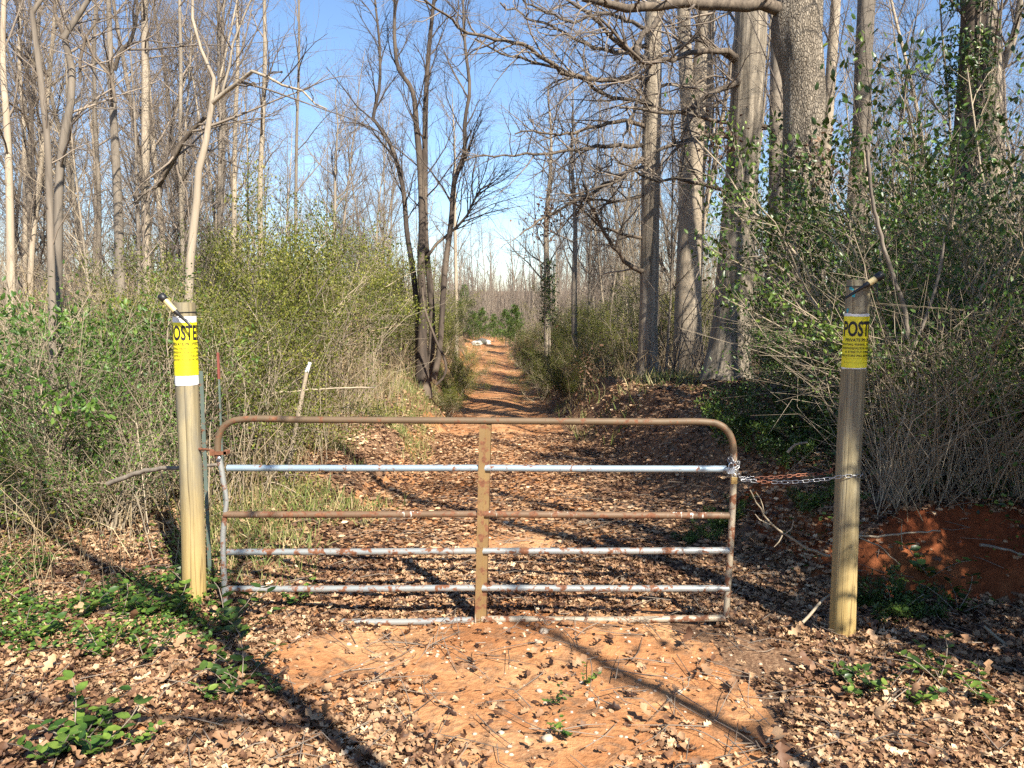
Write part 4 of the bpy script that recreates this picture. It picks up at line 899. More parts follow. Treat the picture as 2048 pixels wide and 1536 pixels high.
# ------------------------------------------------------------------ the gate
def metal_mat(name, base, base2, rust_amt, streak=False, rough=.45, metal=.35):
    m, nt, b, o = newmat(name); v = coords(nt)
    n = noise(nt, v, 5, 5, .6); n2 = noise(nt, v, 16, 5, .65, .3); n3 = noise(nt, coords(nt, (1, 1, 1)), 60, 3)
    c = mixc(nt, base, base2, n.outputs[0])
    rust = ramp(nt, [(.2, (.06, .022, .010)), (.55, (.16, .062, .028)), (.8, (.26, .12, .055))], n3.outputs[0]).outputs[0]
    f = ramp(nt, [(1 - rust_amt - .05, (0, 0, 0)), (1 - rust_amt + .02, (1, 1, 1))], n2.outputs[0]).outputs[0]
    c = mixc(nt, c, rust, f)
    if streak:
        w_ = noise(nt, coords(nt, (45, 45, 1.5)), 1.0, 2, .5); w2 = noise(nt, v, 2.5, 2)
        f2 = ramp(nt, [(.60, (0, 0, 0)), (.66, (1, 1, 1))], w_.outputs[0]).outputs[0]; f3 = ramp(nt, [(.5, (0, 0, 0)), (.6, (1, 1, 1))], w2.outputs[0]).outputs[0]
        c = mixc(nt, c, (.55, .52, .46), mixc(nt, (0, 0, 0), f2, f3))
    nt.links.new(c, b.inputs['Base Color'])
    inv = ramp(nt, [(0, (metal,) * 3), (1, (0, 0, 0))], f); nt.links.new(inv.outputs[0], b.inputs['Metallic'])
    rg = ramp(nt, [(0, (rough,) * 3), (1, (.85, .85, .85))], f); nt.links.new(rg.outputs[0], b.inputs['Roughness'])
    bump(nt, n2.outputs[0], b, .15, .003)
    return m
M_BLUE = metal_mat('weathered_blue_steel', (.22, .31, .38), (.36, .42, .46), .37)
M_BLUER = metal_mat('rust_spotted_steel', (.21, .25, .28), (.36, .34, .29), .45)
M_RUST = metal_mat('rusty_brown_steel', (.10, .058, .032), (.19, .12, .07), .45, True, .6, .1)
M_RUST0 = metal_mat('brown_steel', (.085, .055, .030), (.17, .115, .065), .40, False, .6, .1)
M_OCHRE = metal_mat('ochre_stained_steel', (.14, .075, .028), (.27, .18, .075), .43, True, .6, .1)
M_TAN = metal_mat('stained_pale_steel', (.26, .18, .10), (.44, .40, .32), .45, False, .5, .2)
M_HINGE = metal_mat('rusted_iron', (.16, .055, .03), (.24, .09, .05), .5, False, .8, .0)
YL, YM, YR = 5.20, 5.085, 4.97
def gY(px): return YL + (YR - YL) * (px - 440) / (1470 - 440)
def gp(px, py, dy=0): return at(px, py, gY(px) + dy)
gate_org = gp(450, 1215)
gate = empty('tubular_gate', (gate_org[0], gate_org[1], 0)); gorg = np.array([gate_org[0], gate_org[1], 0.0])
def gpart(name, pts, r, mat, sides=14, flatten=None):
    P = np.array(pts) - gorg; Q, R_ = resample(P, np.broadcast_to(r, (len(P),)), .02)
    m = MB(); m.tube(Q, R_, sides, True); return m.obj(name, mat, gate)
def arc(c0, corner, c1, n=8):
    c0, corner, c1 = map(np.array, (c0, corner, c1)); return [tuple((1 - t) ** 2 * c0 + 2 * t * (1 - t) * corner + t * t * c1) for t in np.linspace(0, 1, n)]
topL = [gp(*p) for p in arc((436, 912), (428, 840), (486, 838.5), 9)]; topR = [gp(*p) for p in arc((1416, 844.5), (1466, 846), (1467.5, 906), 9)]
gpart('top_rail', topL + [gp(x, 838.5 + (x - 486) * .0064) for x in (600, 720, 840, 960, 1080, 1200, 1320)] + topR, .0225, M_RUST0)
gpart('left_upright', [gp(436, 912), gp(443, 938), gp(447, 965), gp(453, 1000), gp(450, 1030), gp(446, 1070), gp(447, 1120), gp(449, 1170), gp(451, 1222)], [.021, .019, .018, .014, .017, .018, .019, .020, .020], M_BLUER)
gpart('right_upright', [gp(1467.5, 906), gp(1467, 950), gp(1464, 1040), gp(1460, 1110), gp(1456, 1170), gp(1452, 1233)], .0215, M_TAN)
for k, (yl, ym, yr, mat, mat2) in enumerate([(936, 936, 938, M_BLUE, M_BLUE), (1029, 1028, 1031, M_RUST, M_RUST), (1104, 1102, 1101, M_BLUER, M_BLUER), (1178, 1176, 1177, M_BLUER, M_BLUER)]):
    xl = 455 if k != 1 else 449
    xe = 957 - k * 2
    gpart('rail', [gp(xl, yl, -.004), gp((xl + xe) / 2, (yl + ym) / 2 + .5, -.004), gp(xe, ym, -.004)], .0225, mat)
    gpart('rail', [gp(xe + 9, ym, -.006), gp(1200, (ym + yr) / 2 + .5, -.006), gp(1458 if k else 1452, yr, -.006)], .0225, mat2)
gpart('rail', [gp(462, 1236), gp(650, 1243), gp(800, 1244), gp(948, 1240)], .0225, M_BLUER); gpart('rail', [gp(962, 1238), gp(1200, 1240), gp(1450, 1236)], .0225, M_TAN)
# middle upright: an open channel standing on edge, the rails pass through it
ch = MB(); tp, bt = gp(971, 848, -.03) - gorg, gp(961, 1250, -.03) - gorg
prof = [(-.040, 0), (-.004, 0), (.0, .006), (.0, .028), (.006, .034), (.034, .034), (.040, .028), (.040, .0), (.037, .0), (.037, .026), (.032, .031), (.007, .031), (.003, .026), (.003, .004), (-.003, -.003), (-.036, -.003), (-.040, .003)]
prof = [(-.040, 0), (-.002, 0), (.004, .006), (.004, .020), (.010, .024), (.036, .024), (.040, .018), (.040, .050), (-.040, .050)]
npf = len(prof); rings = []
for t in np.linspace(0, 1, 24): c = bt * (1 - t) + tp * t; rings.append([c + np.array([a, b, 0]) for a, b in prof])
rings = np.array(rings).reshape(-1, 3); q = [(i * npf + j, i * npf + (j + 1) % npf, (i + 1) * npf + (j + 1) % npf, (i + 1) * npf + j) for i in range(23) for j in range(npf)]
ch.add(rings, quads=q, rnd=.5); ch.obj('middle_upright', M_OCHRE, gate, False)
# top hinge strap and pin
hb = MB(); hc = gp(441, 906) - gorg; hb.box(hc + [-.062, -.035, -.012], hc + [-.030, .012, .020]); hb.box(hc + [-.030, -.030, -.008], hc + [.050, -.024, .016]); hb.box(hc + [.030, -.030, -.006], hc + [.054, .03, .018]); h_ = hb.obj('hinge', M_HINGE, gate, False)
m_zinc, _nt, _b, _o = newmat('zinc'); _b.inputs['Base Color'].default_value = (.62, .64, .67, 1); _b.inputs['Metallic'].default_value = .9; _b.inputs['Roughness'].default_value = .3
bb = MB(); v, q = pebble_mesh(5, 1); bb.add(v * .013 + (gp(438, 916, -.035) - gorg), quads=q); bb.obj('bolt', m_zinc, h_)
tag(gate, 'rusty tubular farm gate with pale blue and brown rails closing the track', 'gate')

# ------------------------------------------------------------------ posts
def wood_mat(name):
    m, nt, b, o = newmat(name); v = coords(nt, (1, 1, .045)); n = noise(nt, v, 26, 6, .7, .8); n2 = noise(nt, coords(nt, (1, 1, .35)), 7, 4)
    c = ramp(nt, [(.28, (.10, .08, .045)), (.5, (.25, .205, .115)), (.75, (.40, .335, .20))], n.outputs[0]).outputs[0]
    c = mixc(nt, c, (.17, .155, .12), ramp(nt, [(.45, (0, 0, 0)), (.65, (.8, .8, .8))], n2.outputs[0]).outputs[0])
    # preservative-yellow and earth staining towards the foot
    sx = nt.nodes.new('ShaderNodeSeparateXYZ'); tc = nt.nodes.new('ShaderNodeTexCoord'); nt.links.new(tc.outputs['Object'], sx.inputs[0])
    f = nt.nodes.new('ShaderNodeMapRange'); f.inputs['From Min'].default_value = .05; f.inputs['From Max'].default_value = 1.0; f.inputs['To Min'].default_value = .75; f.inputs['To Max'].default_value = 0; nt.links.new(sx.outputs[2], f.inputs[0])
    c = mixc(nt, c, (.44, .29, .085), f.outputs[0])
    # drying cracks
    w = noise(nt, coords(nt, (1, 1, .02)), 9, 2, .5, 1.5); cr = ramp(nt, [(.485, (1, 1, 1)), (.50, (.35, .3, .25)), (.515, (1, 1, 1))], w.outputs[0]).outputs[0]
    c = mixc(nt, c, cr, .8, 'MULTIPLY'); nt.links.new(c, b.inputs['Base Color']); b.inputs['Roughness'].default_value = .8
    ad = nt.nodes.new('ShaderNodeMath'); ad.operation = 'ADD'; nt.links.new(n.outputs[0], ad.inputs[0]); nt.links.new(cr, ad.inputs[1]); bump(nt, ad.outputs[0], b, .5, .006); return m
M_POST = wood_mat('weathered_pine_post')
def post(pb, pt, Y, r0, r1, label, seed):
    b, t = at(*pb, Y), at(*pt, Y); b = b.copy(); b[2] = hgt(b[0], Y) - .12
    m = MB(); n = 40; Q = np.array([b * (1 - u) + t * u for u in np.linspace(0, 1, n)]); R = np.linspace(r0, r1, n) * (1 + .012 * np.sin(np.linspace(0, 9, n) + seed))
    Q[:, 0] += .006 * np.sin(np.linspace(0, 5, n) + seed)
    o0 = b + [0, 0, .12]; root = empty('gate_post', o0); m.tube(Q - o0, R, 28, True, .02); sh = m.obj('shaft', M_POST, root); tag(root, label, 'post', 'gate posts'); return root, Q, R
postL, QL, RL = post((388, 1196), (370, 605), 5.32, .081, .073, 'left wooden gate post wearing the sign that shows OSTE', 0)
postR, QR, RR_ = post((1684, 1246), (1716, 560), 4.86, .082, .070, 'right wooden gate post with the chain round it and blue paint marks', 2)
def post_at(Q, R, z):
    zz = Q[:, 2]; return np.array([np.interp(z, zz, Q[:, 0]), np.interp(z, zz, Q[:, 1]), z]), float(np.interp(z, zz, R))

# blue paint marks and nail holes on the right post
def plain(name, c, rough=.5, metal=0, spec=.5):
    m, nt, b, o = newmat(name); n = noise(nt, coords(nt), 30, 4); cc = mixc(nt, tuple(x * .8 for x in c), tuple(min(1, x * 1.15) for x in c), n.outputs[0]); nt.links.new(cc, b.inputs['Base Color'])
    b.inputs['Roughness'].default_value = rough; b.inputs['Metallic'].default_value = metal; b.inputs['Specular IOR Level'].default_value = spec; return m
M_PAINT = plain('blue_paint', (.03, .36, .42), .6); M_BLACK = plain('black_plastic', (.012, .012, .013), .45); M_TANP = plain('tan_plastic', (.50, .40, .20), .35)
M_WHITE = plain('sign_white', (.75, .75, .73), .5); M_INK = plain('black_ink', (.012, .010, .010), .6); M_HOLE = plain('nail_hole', (.01, .008, .006), .9)
m_y, nty, by, _o = newmat('sign_yellow'); ny = noise(nty, coords(nty), 5, 4); nty.links.new(ramp(nty, [(.3, (.70, .58, .01)), (.6, (.84, .76, .02)), (.8, (.86, .82, .15))], ny.outputs[0]).outputs[0], by.inputs['Base Color']); by.inputs['Roughness'].default_value = .45
def wrap_pts(Q, R, xs_, zs_, lift, rot):
    out = []
    for x, z in zip(xs_, zs_):
        c, r = post_at(Q, R, z); rr = r + lift; a = x / r + rot; out.append((c[0] + rr * math.sin(a), c[1] - rr * math.cos(a), z))
    return np.array(out)
def wrap_sheet(Q, R, x0, x1, z0, z1, lift, rot, nx_=40, nz=8, ragged=0, seed=0, bulge=0):
    g = []; r_ = np.random.RandomState(seed); jb = np.cumsum(r_.randn(nx_ + 1)) * ragged; jb -= np.linspace(jb[0], jb[-1], nx_ + 1); jt = np.cumsum(r_.randn(nx_ + 1)) * ragged; jt -= np.linspace(jt[0], jt[-1], nx_ + 1)
    for k in range(nz + 1):
        u = k / nz
        for i in range(nx_ + 1):
            x = x0 + (x1 - x0) * i / nx_; z = z0 + (z1 - z0) * u + jb[i] * (1 - u) + jt[i] * u
            l = lift + bulge * max(0, -x / .13) ** 2 * math.sin(u * 3.1)
            g.append(wrap_pts(Q, R, [x], [z], l, rot)[0])
    q = [(k * (nx_ + 1) + i, k * (nx_ + 1) + i + 1, (k + 1) * (nx_ + 1) + i + 1, (k + 1) * (nx_ + 1) + i) for k in range(nz) for i in range(nx_)]
    return np.array(g), q
def sign(Q, R, ztop, zbot, ytop, ybot, rot, label, lines, shift, seed, rules, rag):
    c, r = post_at(Q, R, (ztop + zbot) / 2); org = np.array([c[0], c[1], zbot]); root = empty('posted_sign', org)
    v, q = wrap_sheet(Q, R, -.140, .140, zbot, ztop, .0025, rot, ragged=rag, seed=seed); m = MB(); m.add(v - org, quads=q); m.obj('sheet', M_WHITE, root)
    v, q = wrap_sheet(Q, R, -.136, .136, ybot, ytop, .0038, rot, ragged=rag * .3, seed=seed + 1); m = MB(); m.add(v - org, quads=q); m.obj('yellow_print', m_y, root)
    mt = MB()
    for txt, z, h, wd, bold in lines:
        cu = bpy.data.curves.new('t', 'FONT'); cu.body = txt; cu.size = 1.0; cu.align_x = 'CENTER'; cu.offset = bold; cu.resolution_u = 3
        to = bpy.data.objects.new('t', cu); COL.objects.link(to); bpy.context.view_layer.update()
        me = to.to_mesh(); nv = len(me.vertices)
        co = np.empty(nv * 3, np.float32); me.vertices.foreach_get('co', co); co = co.reshape(-1, 3)
        me.calc_loop_triangles(); tr = np.empty(len(me.loop_triangles) * 3, np.int32); me.loop_triangles.foreach_get('vertices', tr); tr = tr.reshape(-1, 3)
        to.to_mesh_clear(); bpy.data.objects.remove(to); bpy.data.curves.remove(cu)
        w0 = co[:, 0].max() - co[:, 0].min(); xm = (co[:, 0].max() + co[:, 0].min()) / 2; caph = .73
        X = (co[:, 0] - xm) / w0 * wd + shift; Z = z + (co[:, 1] / caph) * h
        # split long triangles so the print bends with the sheet
        V = np.stack([X, Z], 1); tris = [tuple(t) for t in tr]; V = [tuple(a) for a in V]
        for _ in range(4):
            out = []; cache = {}
            for t in tris:
                e_ = [(abs(V[t[i]][0] - V[t[(i + 1) % 3]][0]), i) for i in range(3)]; mx, i = max(e_)
                if mx < .008: out.append(t); continue
                a, b, c_ = t[i], t[(i + 1) % 3], t[(i + 2) % 3]; k = (min(a, b), max(a, b))
                if k not in cache: V.append(((V[a][0] + V[b][0]) / 2, (V[a][1] + V[b][1]) / 2)); cache[k] = len(V) - 1
                mm = cache[k]; out += [(a, mm, c_), (mm, b, c_)]
            tris = out
        W_ = wrap_pts(Q, R, [a[0] for a in V], [a[1] for a in V], .0052, rot); mt.add(W_ - org, tris=tris, rnd=.5)
    for (xa, xb, z) in rules: v, q = wrap_sheet(Q, R, xa + shift, xb + shift, z, z + .0008, .0052, rot, 20, 1); mt.add(v - org, quads=q, rnd=.5)
    mt.obj('lettering', M_INK, root, False); tag(root, label, 'sign', 'yellow posted signs on the gate posts'); return root
def zat(px, py, Y): return float(at(px, py, Y)[2])
def zl(py): return zat(370, py, 5.24)
def zr_(py): return zat(1712, py, 4.78)
TX = lambda f: [('POSTED', f(680), f(650) - f(680), .245, .030), ('PRIVATE PROPERTY', f(691.5), f(685) - f(691.5), .205, .022), ('HUNTING, FISHING, TRAPPING OR', f(699.5), f(695) - f(699.5), .262, .014),
                ('TRESPASSING FOR ANY PURPOSE', f(707), f(702.5) - f(707), .258, .014), ('IS STRICTLY FORBIDDEN', f(714.5), f(710) - f(714.5), .20, .014), ('VIOLATORS WILL BE PROSECUTED', f(722), f(717.5) - f(722), .262, .014)]
sgnL = sign(QL, RL, zl(632), zl(772), zl(645), zl(752), .50, 'bright sunlit yellow POSTED sign on the left post showing the letters OSTE', TX(zl), 0, 3, [(-.12, .12, zl(731)), (-.12, .12, zl(738))], .0009)
sgnR = sign(QR, RR_, zr_(627), zr_(739), zr_(633), zr_(736), .22, 'yellow POSTED sign half in shade on the right post showing the letters POST',
            [(t, z + (zr_(672) - zr_(680)), h, w * 1.0, b) for (t, z, h, w, b) in TX(zr_)] + [('NAME', zr_(717.5), zr_(715) - zr_(717.5), .02, .006), ('ADDRESS', zr_(730), zr_(727) - zr_(730), .03, .006)][:0], 0, 8, [(-.11, .12, zr_(717)), (-.11, .12, zr_(726))], .0009)
for px, py, s in [(1707, 575, .010), (1709, 579, .007), (1710, 591, .009), (1700, 620, .008), (1702, 624, .005)]:
    z = zr_(py); c, r = post_at(QR, RR_, z); off = (at(px, py, c[1] - r)[0] - c[0]); xx = r * math.asin(max(-.95, min(.95, off / r))); v, q = wrap_sheet(QR, RR_, xx - s, xx + s, z - s * 1.1, z + s, .002, 0, 8, 6, .0012, int(px)); m = MB(); m.add(v - np.array(postR.location), quads=q); m.obj('paint_mark', M_PAINT, postR)
# ------------------------------------------------------------------ solar spike lights strapped to the posts
def spike(cap, mid, end, Y, label, Q, R, ztie, wtie, lead):
    a, b, c = at(*cap, Y), at(*mid, Y), at(*end, Y); d = (b - a); L = np.linalg.norm(d); d /= L; root = empty('stake_light', c); o = c
    e_ = c - b; e_ /= np.linalg.norm(e_)
    m = MB(); m.tube([a - o - d * .004, a - o, a - o + d * .045, a - o + d * .047], [.018, .026, .025, .022], 18); m.obj('cap', M_BLACK, root)
    m = MB(); m.tube([a - o + d * .04, b - o], [.020, .019], 18); m.obj('lamp_tube', M_TANP, root)
    m = MB(); m.tube([b - o - d * .005, b - o + e_ * .03, b - o + e_ * .035, c - o], [.016, .015, .011, .007], 12); m.obj('spike', M_BLACK, root)
    tie = MB(); cc, r = post_at(Q, R, ztie); th = np.linspace(0, 2 * math.pi, 40); ring = np.stack([cc[0] + (r + .004) * np.sin(th), cc[1] - (r + .004) * np.cos(th), np.full(40, ztie) + .003 * np.sin(th)], 1) - o
    tie.tube(ring, .0026, 6); tl = wrap_pts(Q, R, [0], [ztie], .035, 0)[0] - o
    tie.tube([tl, tl + [wtie * .5, -.004, .002], tl + [wtie, .0, -.001]], [.0026, .0024, .0015], 6); tie.obj('cable_tie', M_BLACK, root); tag(root, label, 'light', 'spike lights strapped to the posts'); return root
spL = spike((321, 590), (350, 622), (382, 652), 5.19, 'black-capped spike light slanting down right across the left post top', QL, RL, zl(625), .16, 0)
spR = spike((1764, 549), (1737, 567), (1691, 596), 4.73, 'black-capped spike light slanting down left across the right post top', QR, RR_, zr_(572), .05, 0)

# ------------------------------------------------------------------ chain and padlocks
M_CH = plain('galvanised_chain', (.36, .36, .37), .35, .8); M_CHR = plain('rusty_chain', (.30, .12, .07), .7, .2); M_BRASS = plain('brass', (.52, .38, .16), .35, .7); M_STEEL = plain('padlock_steel', (.60, .66, .74), .25, .9)
def link_mesh(L=.038, Wd=.018, r=.0025):
    pts = []; h = (L - Wd) / 2 
    for k in range(8): a = -math.pi / 2 + math.pi * k / 7; pts.append((h + Wd / 2 * math.cos(a), Wd / 2 * math.sin(a), 0))
    for k in range(8): a = math.pi / 2 + math.pi * k / 7; pts.append((-h + Wd / 2 * math.cos(a), Wd / 2 * math.sin(a), 0))
    pts.append(pts[0]); m = MB(); m.tube(pts, r, 6, False); return m
LK = link_mesh().mesh('chain_link', M_CH); LKR = link_mesh().mesh('chain_link', M_CHR)
def lay_chain(path, parent, org, pitch=.032, rusty=lambda u: False, f=0):
    P, _ = resample(path, np.zeros(len(path)), .01); s = np.concatenate([[0], np.cumsum(np.linalg.norm(np.diff(P, axis=0), axis=1))]); n = int(s[-1] / pitch)
    for i in range(n):
        t = (i + .5) * pitch; c = np.array([np.interp(t, s, P[:, k]) for k in range(3)]); t2 = min(s[-1], t + .01); c2 = np.array([np.interp(t2, s, P[:, k]) for k in range(3)]); t1 = max(0, t - .01); c1 = np.array([np.interp(t1, s, P[:, k]) for k in range(3)])
        d = Vector(c2 - c1).normalized(); o = link('chain_link', LKR if rusty(t / s[-1]) else LK, parent); o.location = Vector(c - org)
        qn = d.to_track_quat('X', 'Z'); from_roll = (math.pi / 2 * (.62 if i % 2 else -.0)) + math.pi / 2 * .85 + random.gauss(0, .15)
        from mathutils import Quaternion
        o.rotation_mode = 'QUATERNION'; o.rotation_quaternion = qn @ Quaternion((1, 0, 0), from_roll)
g0 = gp(1482, 959, -.0); zc = zr_(953); pc, pr = post_at(QR, RR_, zc)
front = [g0, at(1530, 964, 4.93), at(1600, 963, 4.86), at(1660, 957, 4.81)] + [wrap_pts(QR, RR_, [x], [zc + .003], .008, 0)[0] for x in (-.03, .0, .03, .06, .09, .13)]
backp = [g0 + [0, .02, .004], at(1540, 955, 5.0), at(1600, 950, 5.03), at(1655, 946, 5.05), wrap_pts(QR, RR_, [-.16], [zc + .02], .012, 0)[0], wrap_pts(QR, RR_, [-.22], [zc + .01], .01, 0)[0]]
chain = empty('chain', g0); lay_chain(front, chain, g0, rusty=lambda u: .10 < u < .22); lay_chain(backp, chain, g0, rusty=lambda u: u > .12)
tag(chain, 'doubled galvanised and rusty chain from the gate end round the right post', 'chain')
wr = gp(1467, 935); wind = [wr + np.array([.034 * math.sin(a), -.034 * math.cos(a), .022 * math.sin(a * .5) + .003 * k]) for k, a in enumerate(np.linspace(0, 11.5, 26))] + [gp(1478, 950, -.03), g0]
ch2 = empty('chain', wr); lay_chain(wind, ch2, wr, .028); tag(ch2, 'silver chain wound round the top right of the gate upright', 'chain')
def padlock(c, w, h, dp, mat, label, rz, shack=.03, lam=False):
    root = empty('padlock', c, rz); m = MB()
    if lam:
        for k in range(7): z0 = -h / 2 + h * k / 7; m.box((-w / 2, -dp / 2, z0 + .0006), (w / 2, dp / 2, z0 + h / 7 - .0006))
        m.box((-w / 2 + .001, -dp / 2 + .001, -h / 2), (w / 2 - .001, dp / 2 - .001, h / 2))
    else: m.box((-w / 2, -dp / 2, -h / 2), (w / 2, dp / 2, h / 2)); m.box((-w / 2 + .004, -dp / 2 - .0008, -h / 4), (w / 2 - .004, dp / 2 + .0008, h / 6))
    o = m.obj('body', mat, root, False); bv = o.modifiers.new('b', 'BEVEL'); bv.width = .0015; bv.segments = 2
    m = MB(); r = w * .32; m.tube([(-r, 0, h / 2 - .005), (-r, 0, h / 2 + shack * .5)] + [(-r * math.cos(a), 0, h / 2 + shack * .5 + r * math.sin(a)) for a in np.linspace(.3, math.pi - .3, 7)] + [(r, 0, h / 2 + shack * .5), (r, 0, h / 2 - .005)], .0036, 8); m.obj('shackle', m_zinc, root); tag(root, label, 'padlock')
padlock(gp(1462, 941, -.058), .052, .040, .022, M_STEEL, 'silver laminated padlock hanging in the wound chain', .25, .026, True)
padlock(gp(1468.5, 961, -.050), .038, .044, .018, M_BRASS, 'brass padlock just below the silver one', -.15, .02)
# hinge pin out of the left post
m = MB(); m.tube([at(398, 898, 5.30), at(415, 899, 5.26), at(428, 902, 5.21), at(436, 905, 5.19)], [.010, .009, .009, .008], 8); tag(m.obj('hinge_pin', M_HINGE), 'rusty bent hinge pin reaching from the left post to the gate', 'hinge pin')

# ------------------------------------------------------------------ stakes, sticks
M_TPOST = metal_mat('green_painted_steel', (.07, .10, .085), (.13, .16, .135), .40, False, .5, .1); M_RED = plain('red_paint', (.20, .05, .035), .8)
p = at(409, 742, 5.75); b_ = np.array([at(409, 900, 5.75)[0], 5.75, hgt(p[0], 5.75)]); root = empty('steel_stake', b_); m = MB(); m.box((-.014, -.003, -.05), (.014, .003, p[2] - b_[2])); m.box((-.003, .003, -.05), (.003, .022, p[2] - b_[2])); m.obj('shaft', M_TPOST, root, False); tag(root, 'thin grey-green steel stake right beside the left post', 'stake')
p = at(436, 705, 6.6); b_ = np.array([p[0], 6.6, hgt(p[0], 6.6)]); root = empty('fence_stake', b_); m = MB(); H = p[2] - b_[2]; m.box((-.0075, -.0075, -.05), (.0075, .0075, H * .86)); m.obj('shaft', M_TPOST, root, False); m = MB(); m.box((-.0085, -.0085, H * .86), (.0085, .0085, H)); m.obj('painted_tip', M_RED, root, False); tag(root, 'dark slender stake with a faded red tip behind the gate hinge', 'stake')
b_ = at(566, 895, 8.3); t_ = at(614, 742, 8.3); b_[2] = hgt(b_[0], b_[1]) - .05; root = empty('leaning_stake', b_); m = MB(); m.tube([(0, 0, 0), t_ - b_], [.026, .022], 8); m.obj('shaft', M_PALE, root); m = MB(); e_ = at(620, 725, 8.3) - b_; m.tube([t_ - b_ - (e_ - (t_ - b_)) * .1, e_], [.024, .020], 8); m.obj('white_cap', M_WHITE, root); tag(root, 'leaning wooden stake with a white cap on the leaf slope behind the gate', 'stake')
def stick(name, pts, Y, w, mat, label, branches=(), cat='branch'):
    P, R = px_path(pts, Y, w); o = P[0].copy(); root = empty(name, o); Q, RR = resample(P, R, .05); Q[1:-1] += RS.randn(len(Q) - 2, 3) * .004
    m = MB(); m.tube(Q - o, RR, 7); 
    for bp, bY, bw in branches: P, R = px_path(bp, bY, bw); Q, RR = resample(P, R, .05); m.tube(Q - o, RR, 6)
    m.obj('wood', mat, root); tag(root, label, cat); return root
stick('fallen_branch', [(215, 968), (260, 950), (300, 940), (345, 935), (400, 930), (440, 931)], (6.2, 5.9), (11, 7), M_GREY, 'brown branch lying through the left undergrowth behind the left post')
stick('fallen_branch', [(1660, 1112), (1620, 1098), (1590, 1080), (1560, 1062), (1535, 1040), (1517, 1012), (1500, 980)], 5.2, (6, 2.5), M_TWIGP, 'pale forked twig arching left from the right post foot',
      [([(1570, 1068), (1585, 1055), (1587, 1042)], 5.2, (3, 2)), ([(1565, 1070), (1553, 1090), (1548, 1094)], 5.2, (3, 1.5)), ([(1545, 1050), (1520, 1040), (1510, 1028)], 5.2, (3, 1.5)), ([(1528, 1025), (1522, 1000), (1512, 985)], 5.2, (2.5, 1.5))])
stick('fallen_branch', [(1715, 1072), (1760, 1072), (1820, 1066), (1880, 1062)], (5.0, 5.1), (5, 3), M_TWIGP, 'pale straight twig sticking out right of the right post')
stick('fallen_branch', [(1715, 1074), (1750, 1090), (1780, 1110), (1800, 1130)], 4.95, (4, 2), M_TWIGP, 'short pale twig drooping right of the right post')
stick('fallen_branch', [(1968, 1252), (2000, 1280), (2030, 1305), (2060, 1330)], (4.7, 4.5), (6, 9), M_TWIGP, 'pale thin branch rising at the right picture edge')
stick('fallen_branch', [(400, 860), (480, 700 + 95), (560, 785), (640, 778), (750, 775)][1:], 8.8, (4, 3), M_TWIGP, 'long pale arching stem lying on the left bank')
stick('fallen_branch', [(455, 1283), (490, 1290), (530, 1297), (565, 1302)], (4.75, 4.6), (7, 5), M_GREY, 'lichen-grey stick below the left end of the gate')
stick('fallen_branch', [(1660, 1190), (1630, 1215), (1605, 1245)], (4.95, 4.85), (5, 7), M_TWIGP, 'short pale stick leaning on the foot of the right post')
stick('fallen_branch', [(1835, 975), (1832, 900), (1825, 830), (1818, 718), (1811, 630), (1788, 558), (1769, 500), (1745, 400), (1735, 300)], 6.5, (14, 6), M_GREY, 'crooked grey stem growing up from the clay face behind the thicket twigs',
      [([(1818, 715), (1850, 640), (1880, 540), (1890, 470)], 6.5, (8, 4)), ([(1828, 880), (1900, 830), (1990, 800), (2050, 790)], 6.5, (6, 3))], 'sapling')
# roots hanging out of the clay bank
for i, (pts, Y) in enumerate([([(1830, 975), (1810, 990), (1795, 1010)], 5.95), ([(1575, 905), (1590, 890), (1615, 885)], 6.6), ([(1960, 1090), (2000, 1096), (2050, 1110)], 5.5)]):
    stick('root', pts, Y, (7, 4), M_GREY, ['root hanging below the crooked grey stem', 'pale root poking from the bank above the chain', 'root jutting from the clay at the right picture edge'][i], cat='root')

# seedlings on the litter
def seedling(seed, n=26, H=.18, sz=.05, mat=None):
    rng = random.Random(seed); root = empty('seedling'); T = {}
    for i in range(4):
        a = rng.uniform(0, 6.28); q = grow((0, 0, -.02), vec_norm((math.cos(a) * .9, math.sin(a) * .9, 1)), H * rng.uniform(.7, 1.3), 6, .15, .02, rng); T.setdefault(0, []).append((q, [.0022] * 6))
    m = MB(); emit(T, m, [0], 4); m.obj('stems', M_TWIG, root); ps, ds = [], []
    for q, _ in T[0]:
        for p in q[1:]:
            for k in range(2): a = rng.uniform(0, 6.28); ps.append(p); ds.append((math.cos(a), math.sin(a), .25))
    m = MB(); n = len(ps); m.leaves(np.array(ps), np.array(ds), RS.randn(n, 3) * .3 + [0, -.1, 1], sz * RS.uniform(.7, 1.3, n), FOLD, wid=1.25); m.obj('leaves', mat or M_BRIGHT, root); return root
SD = [seedling(1), seedling(2), seedling(3, mat=M_BROAD)]
ud = set()
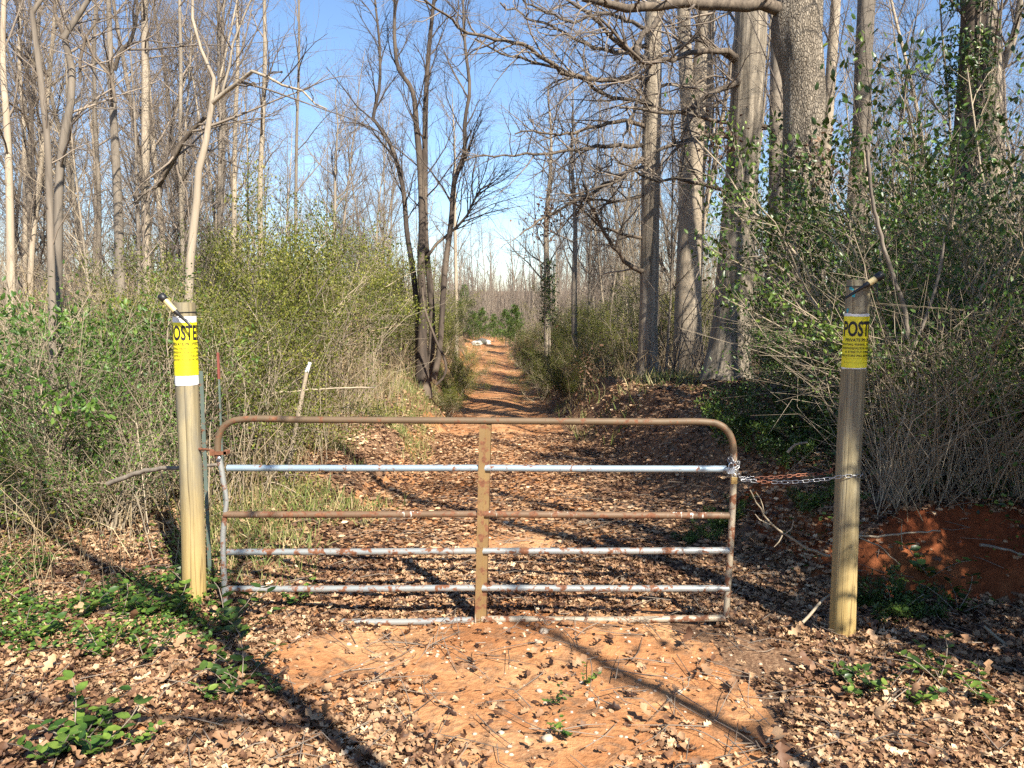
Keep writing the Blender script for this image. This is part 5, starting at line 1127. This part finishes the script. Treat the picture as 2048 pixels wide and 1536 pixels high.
S = [(400, 1195, 1.5, 2, 'leafy plant hugging the foot of the left post'), (455, 1255, 1.6, 2, 'leafy plant under the left end of the gate'), (490, 1272, 1.3, 2, 'dark plant right of the one under the gate end'), (488, 1368, 1.5, 2, 'dark plant standing alone on the sunlit litter'), (475, 1395, 1.0, 2, 'small plant below the lone dark plant'), (210, 1320, 1.2, 0, 'bright two-leaved plant in the left litter'),
     (150, 1500, 1.6, 0, 'bright plant in the lower left corner region'), (185, 1510, 1.4, 0, 'second bright plant in the lower left corner'), (110, 1520, 1.2, 0, 'third bright plant in the lower left corner'), (300, 1230, 1.3, 1, 'green plant left of the left post foot, nearest'), (245, 1240, 1.2, 0, 'green plant farther left of the left post foot'), (165, 1240, 1.4, 1, 'green plant among the creeping leaves'), (70, 1215, 1.3, 0, 'green plant near the left picture edge'),
     (600, 1205, .8, 0, 'small plant just under the second lowest rail'), (590, 1215, .8, 1, 'small plant below the left rails'), (1745, 1382, 1.0, 2, 'small green plant in the right litter'), (1720, 1400, .8, 2, 'tiny green plant left below the one in the right litter'), (1690, 1360, .8, 0, 'yellow-green sprig in the right litter'), (1822, 1410, .9, 1, 'green sprig among right litter, rightmost but one'), (1880, 1370, 1.2, 2, 'broad green sprig in the right litter'),
     (1170, 1372, .5, 1, 'tiny green tuft on the bare clay'), (1108, 1414, .5, 2, 'tiny dark tuft below the bare clay'), (1135, 1480, .6, 0, 'pale green tuft near the lower edge'), (555, 1395, .6, 2, 'tiny plant right of the lone dark plant'), (280, 1500, .7, 0, 'small plant right of the bright corner plants'), (330, 1240, 1.2, 0, 'bright green plant close left of the left post'), (60, 1290, 1.2, 1, 'plant below the creeping leaves at the left edge'),
     (1860, 1180, 1.5, 2, 'dark plant at the foot of the clay'), (1915, 1230, 1.4, 2, 'dark plant right of the clay foot'), (1790, 1235, 1.2, 2, 'dark plant right of the right post foot'), (1980, 1420, 1.0, 0, 'green sprig near the right edge of the litter'), (290, 1330, .9, 2, 'dark small plant in the shaded left litter'), (430, 1410, .7, 0, 'small bright plant left below the lone dark plant')]
for px, py, s, k, lab in S:
    p = on_ground(px, py); o = SD[k] if k not in ud else copy_thing(SD[k], (0, 0, 0)); ud.add(k); o.location = (p[0], p[1], hgt(p[0], p[1]) + .02); o.rotation_euler = (0, 0, random.uniform(0, 6)); o.scale = (s, s, s); tag(o, lab, 'plant', 'green seedlings on the leaf litter')
# dead leaves still hanging in the right thicket
for i, (px, py, Y, lab) in enumerate([(1190, 745, 16, 'clump of dark dead leaves on the right verge before the nearest oak'), (1090, 440, 16, 'brown dead leaf cluster hanging in the nearest oak limbs'), (1440, 285, 14.5, 'brown dead leaves caught at the furrowed oak'), (1665, 330, 11.5, 'brown dead leaves hanging right of the thickest oak')]):
    c = at(px, py, Y); n = 160; m = MB(); m.leaves(RS.randn(n, 3) * [.22, .22, .22 if i else .35], RS.randn(n, 3), RS.randn(n, 3), RS.uniform(.05, .1, n), FOLD); o = m.obj('dead_leaf_cluster', M_DEADLEAF); o.location = c; tag(o, lab, 'dead leaves', kind='stuff')
for pool in (FINE, BROAD, SPARSE, BARE, LOW, GREENL):
    for o in pool:
        if o.name not in _usedp:
            for c in list(o.children): bpy.data.objects.remove(c)
            bpy.data.objects.remove(o)
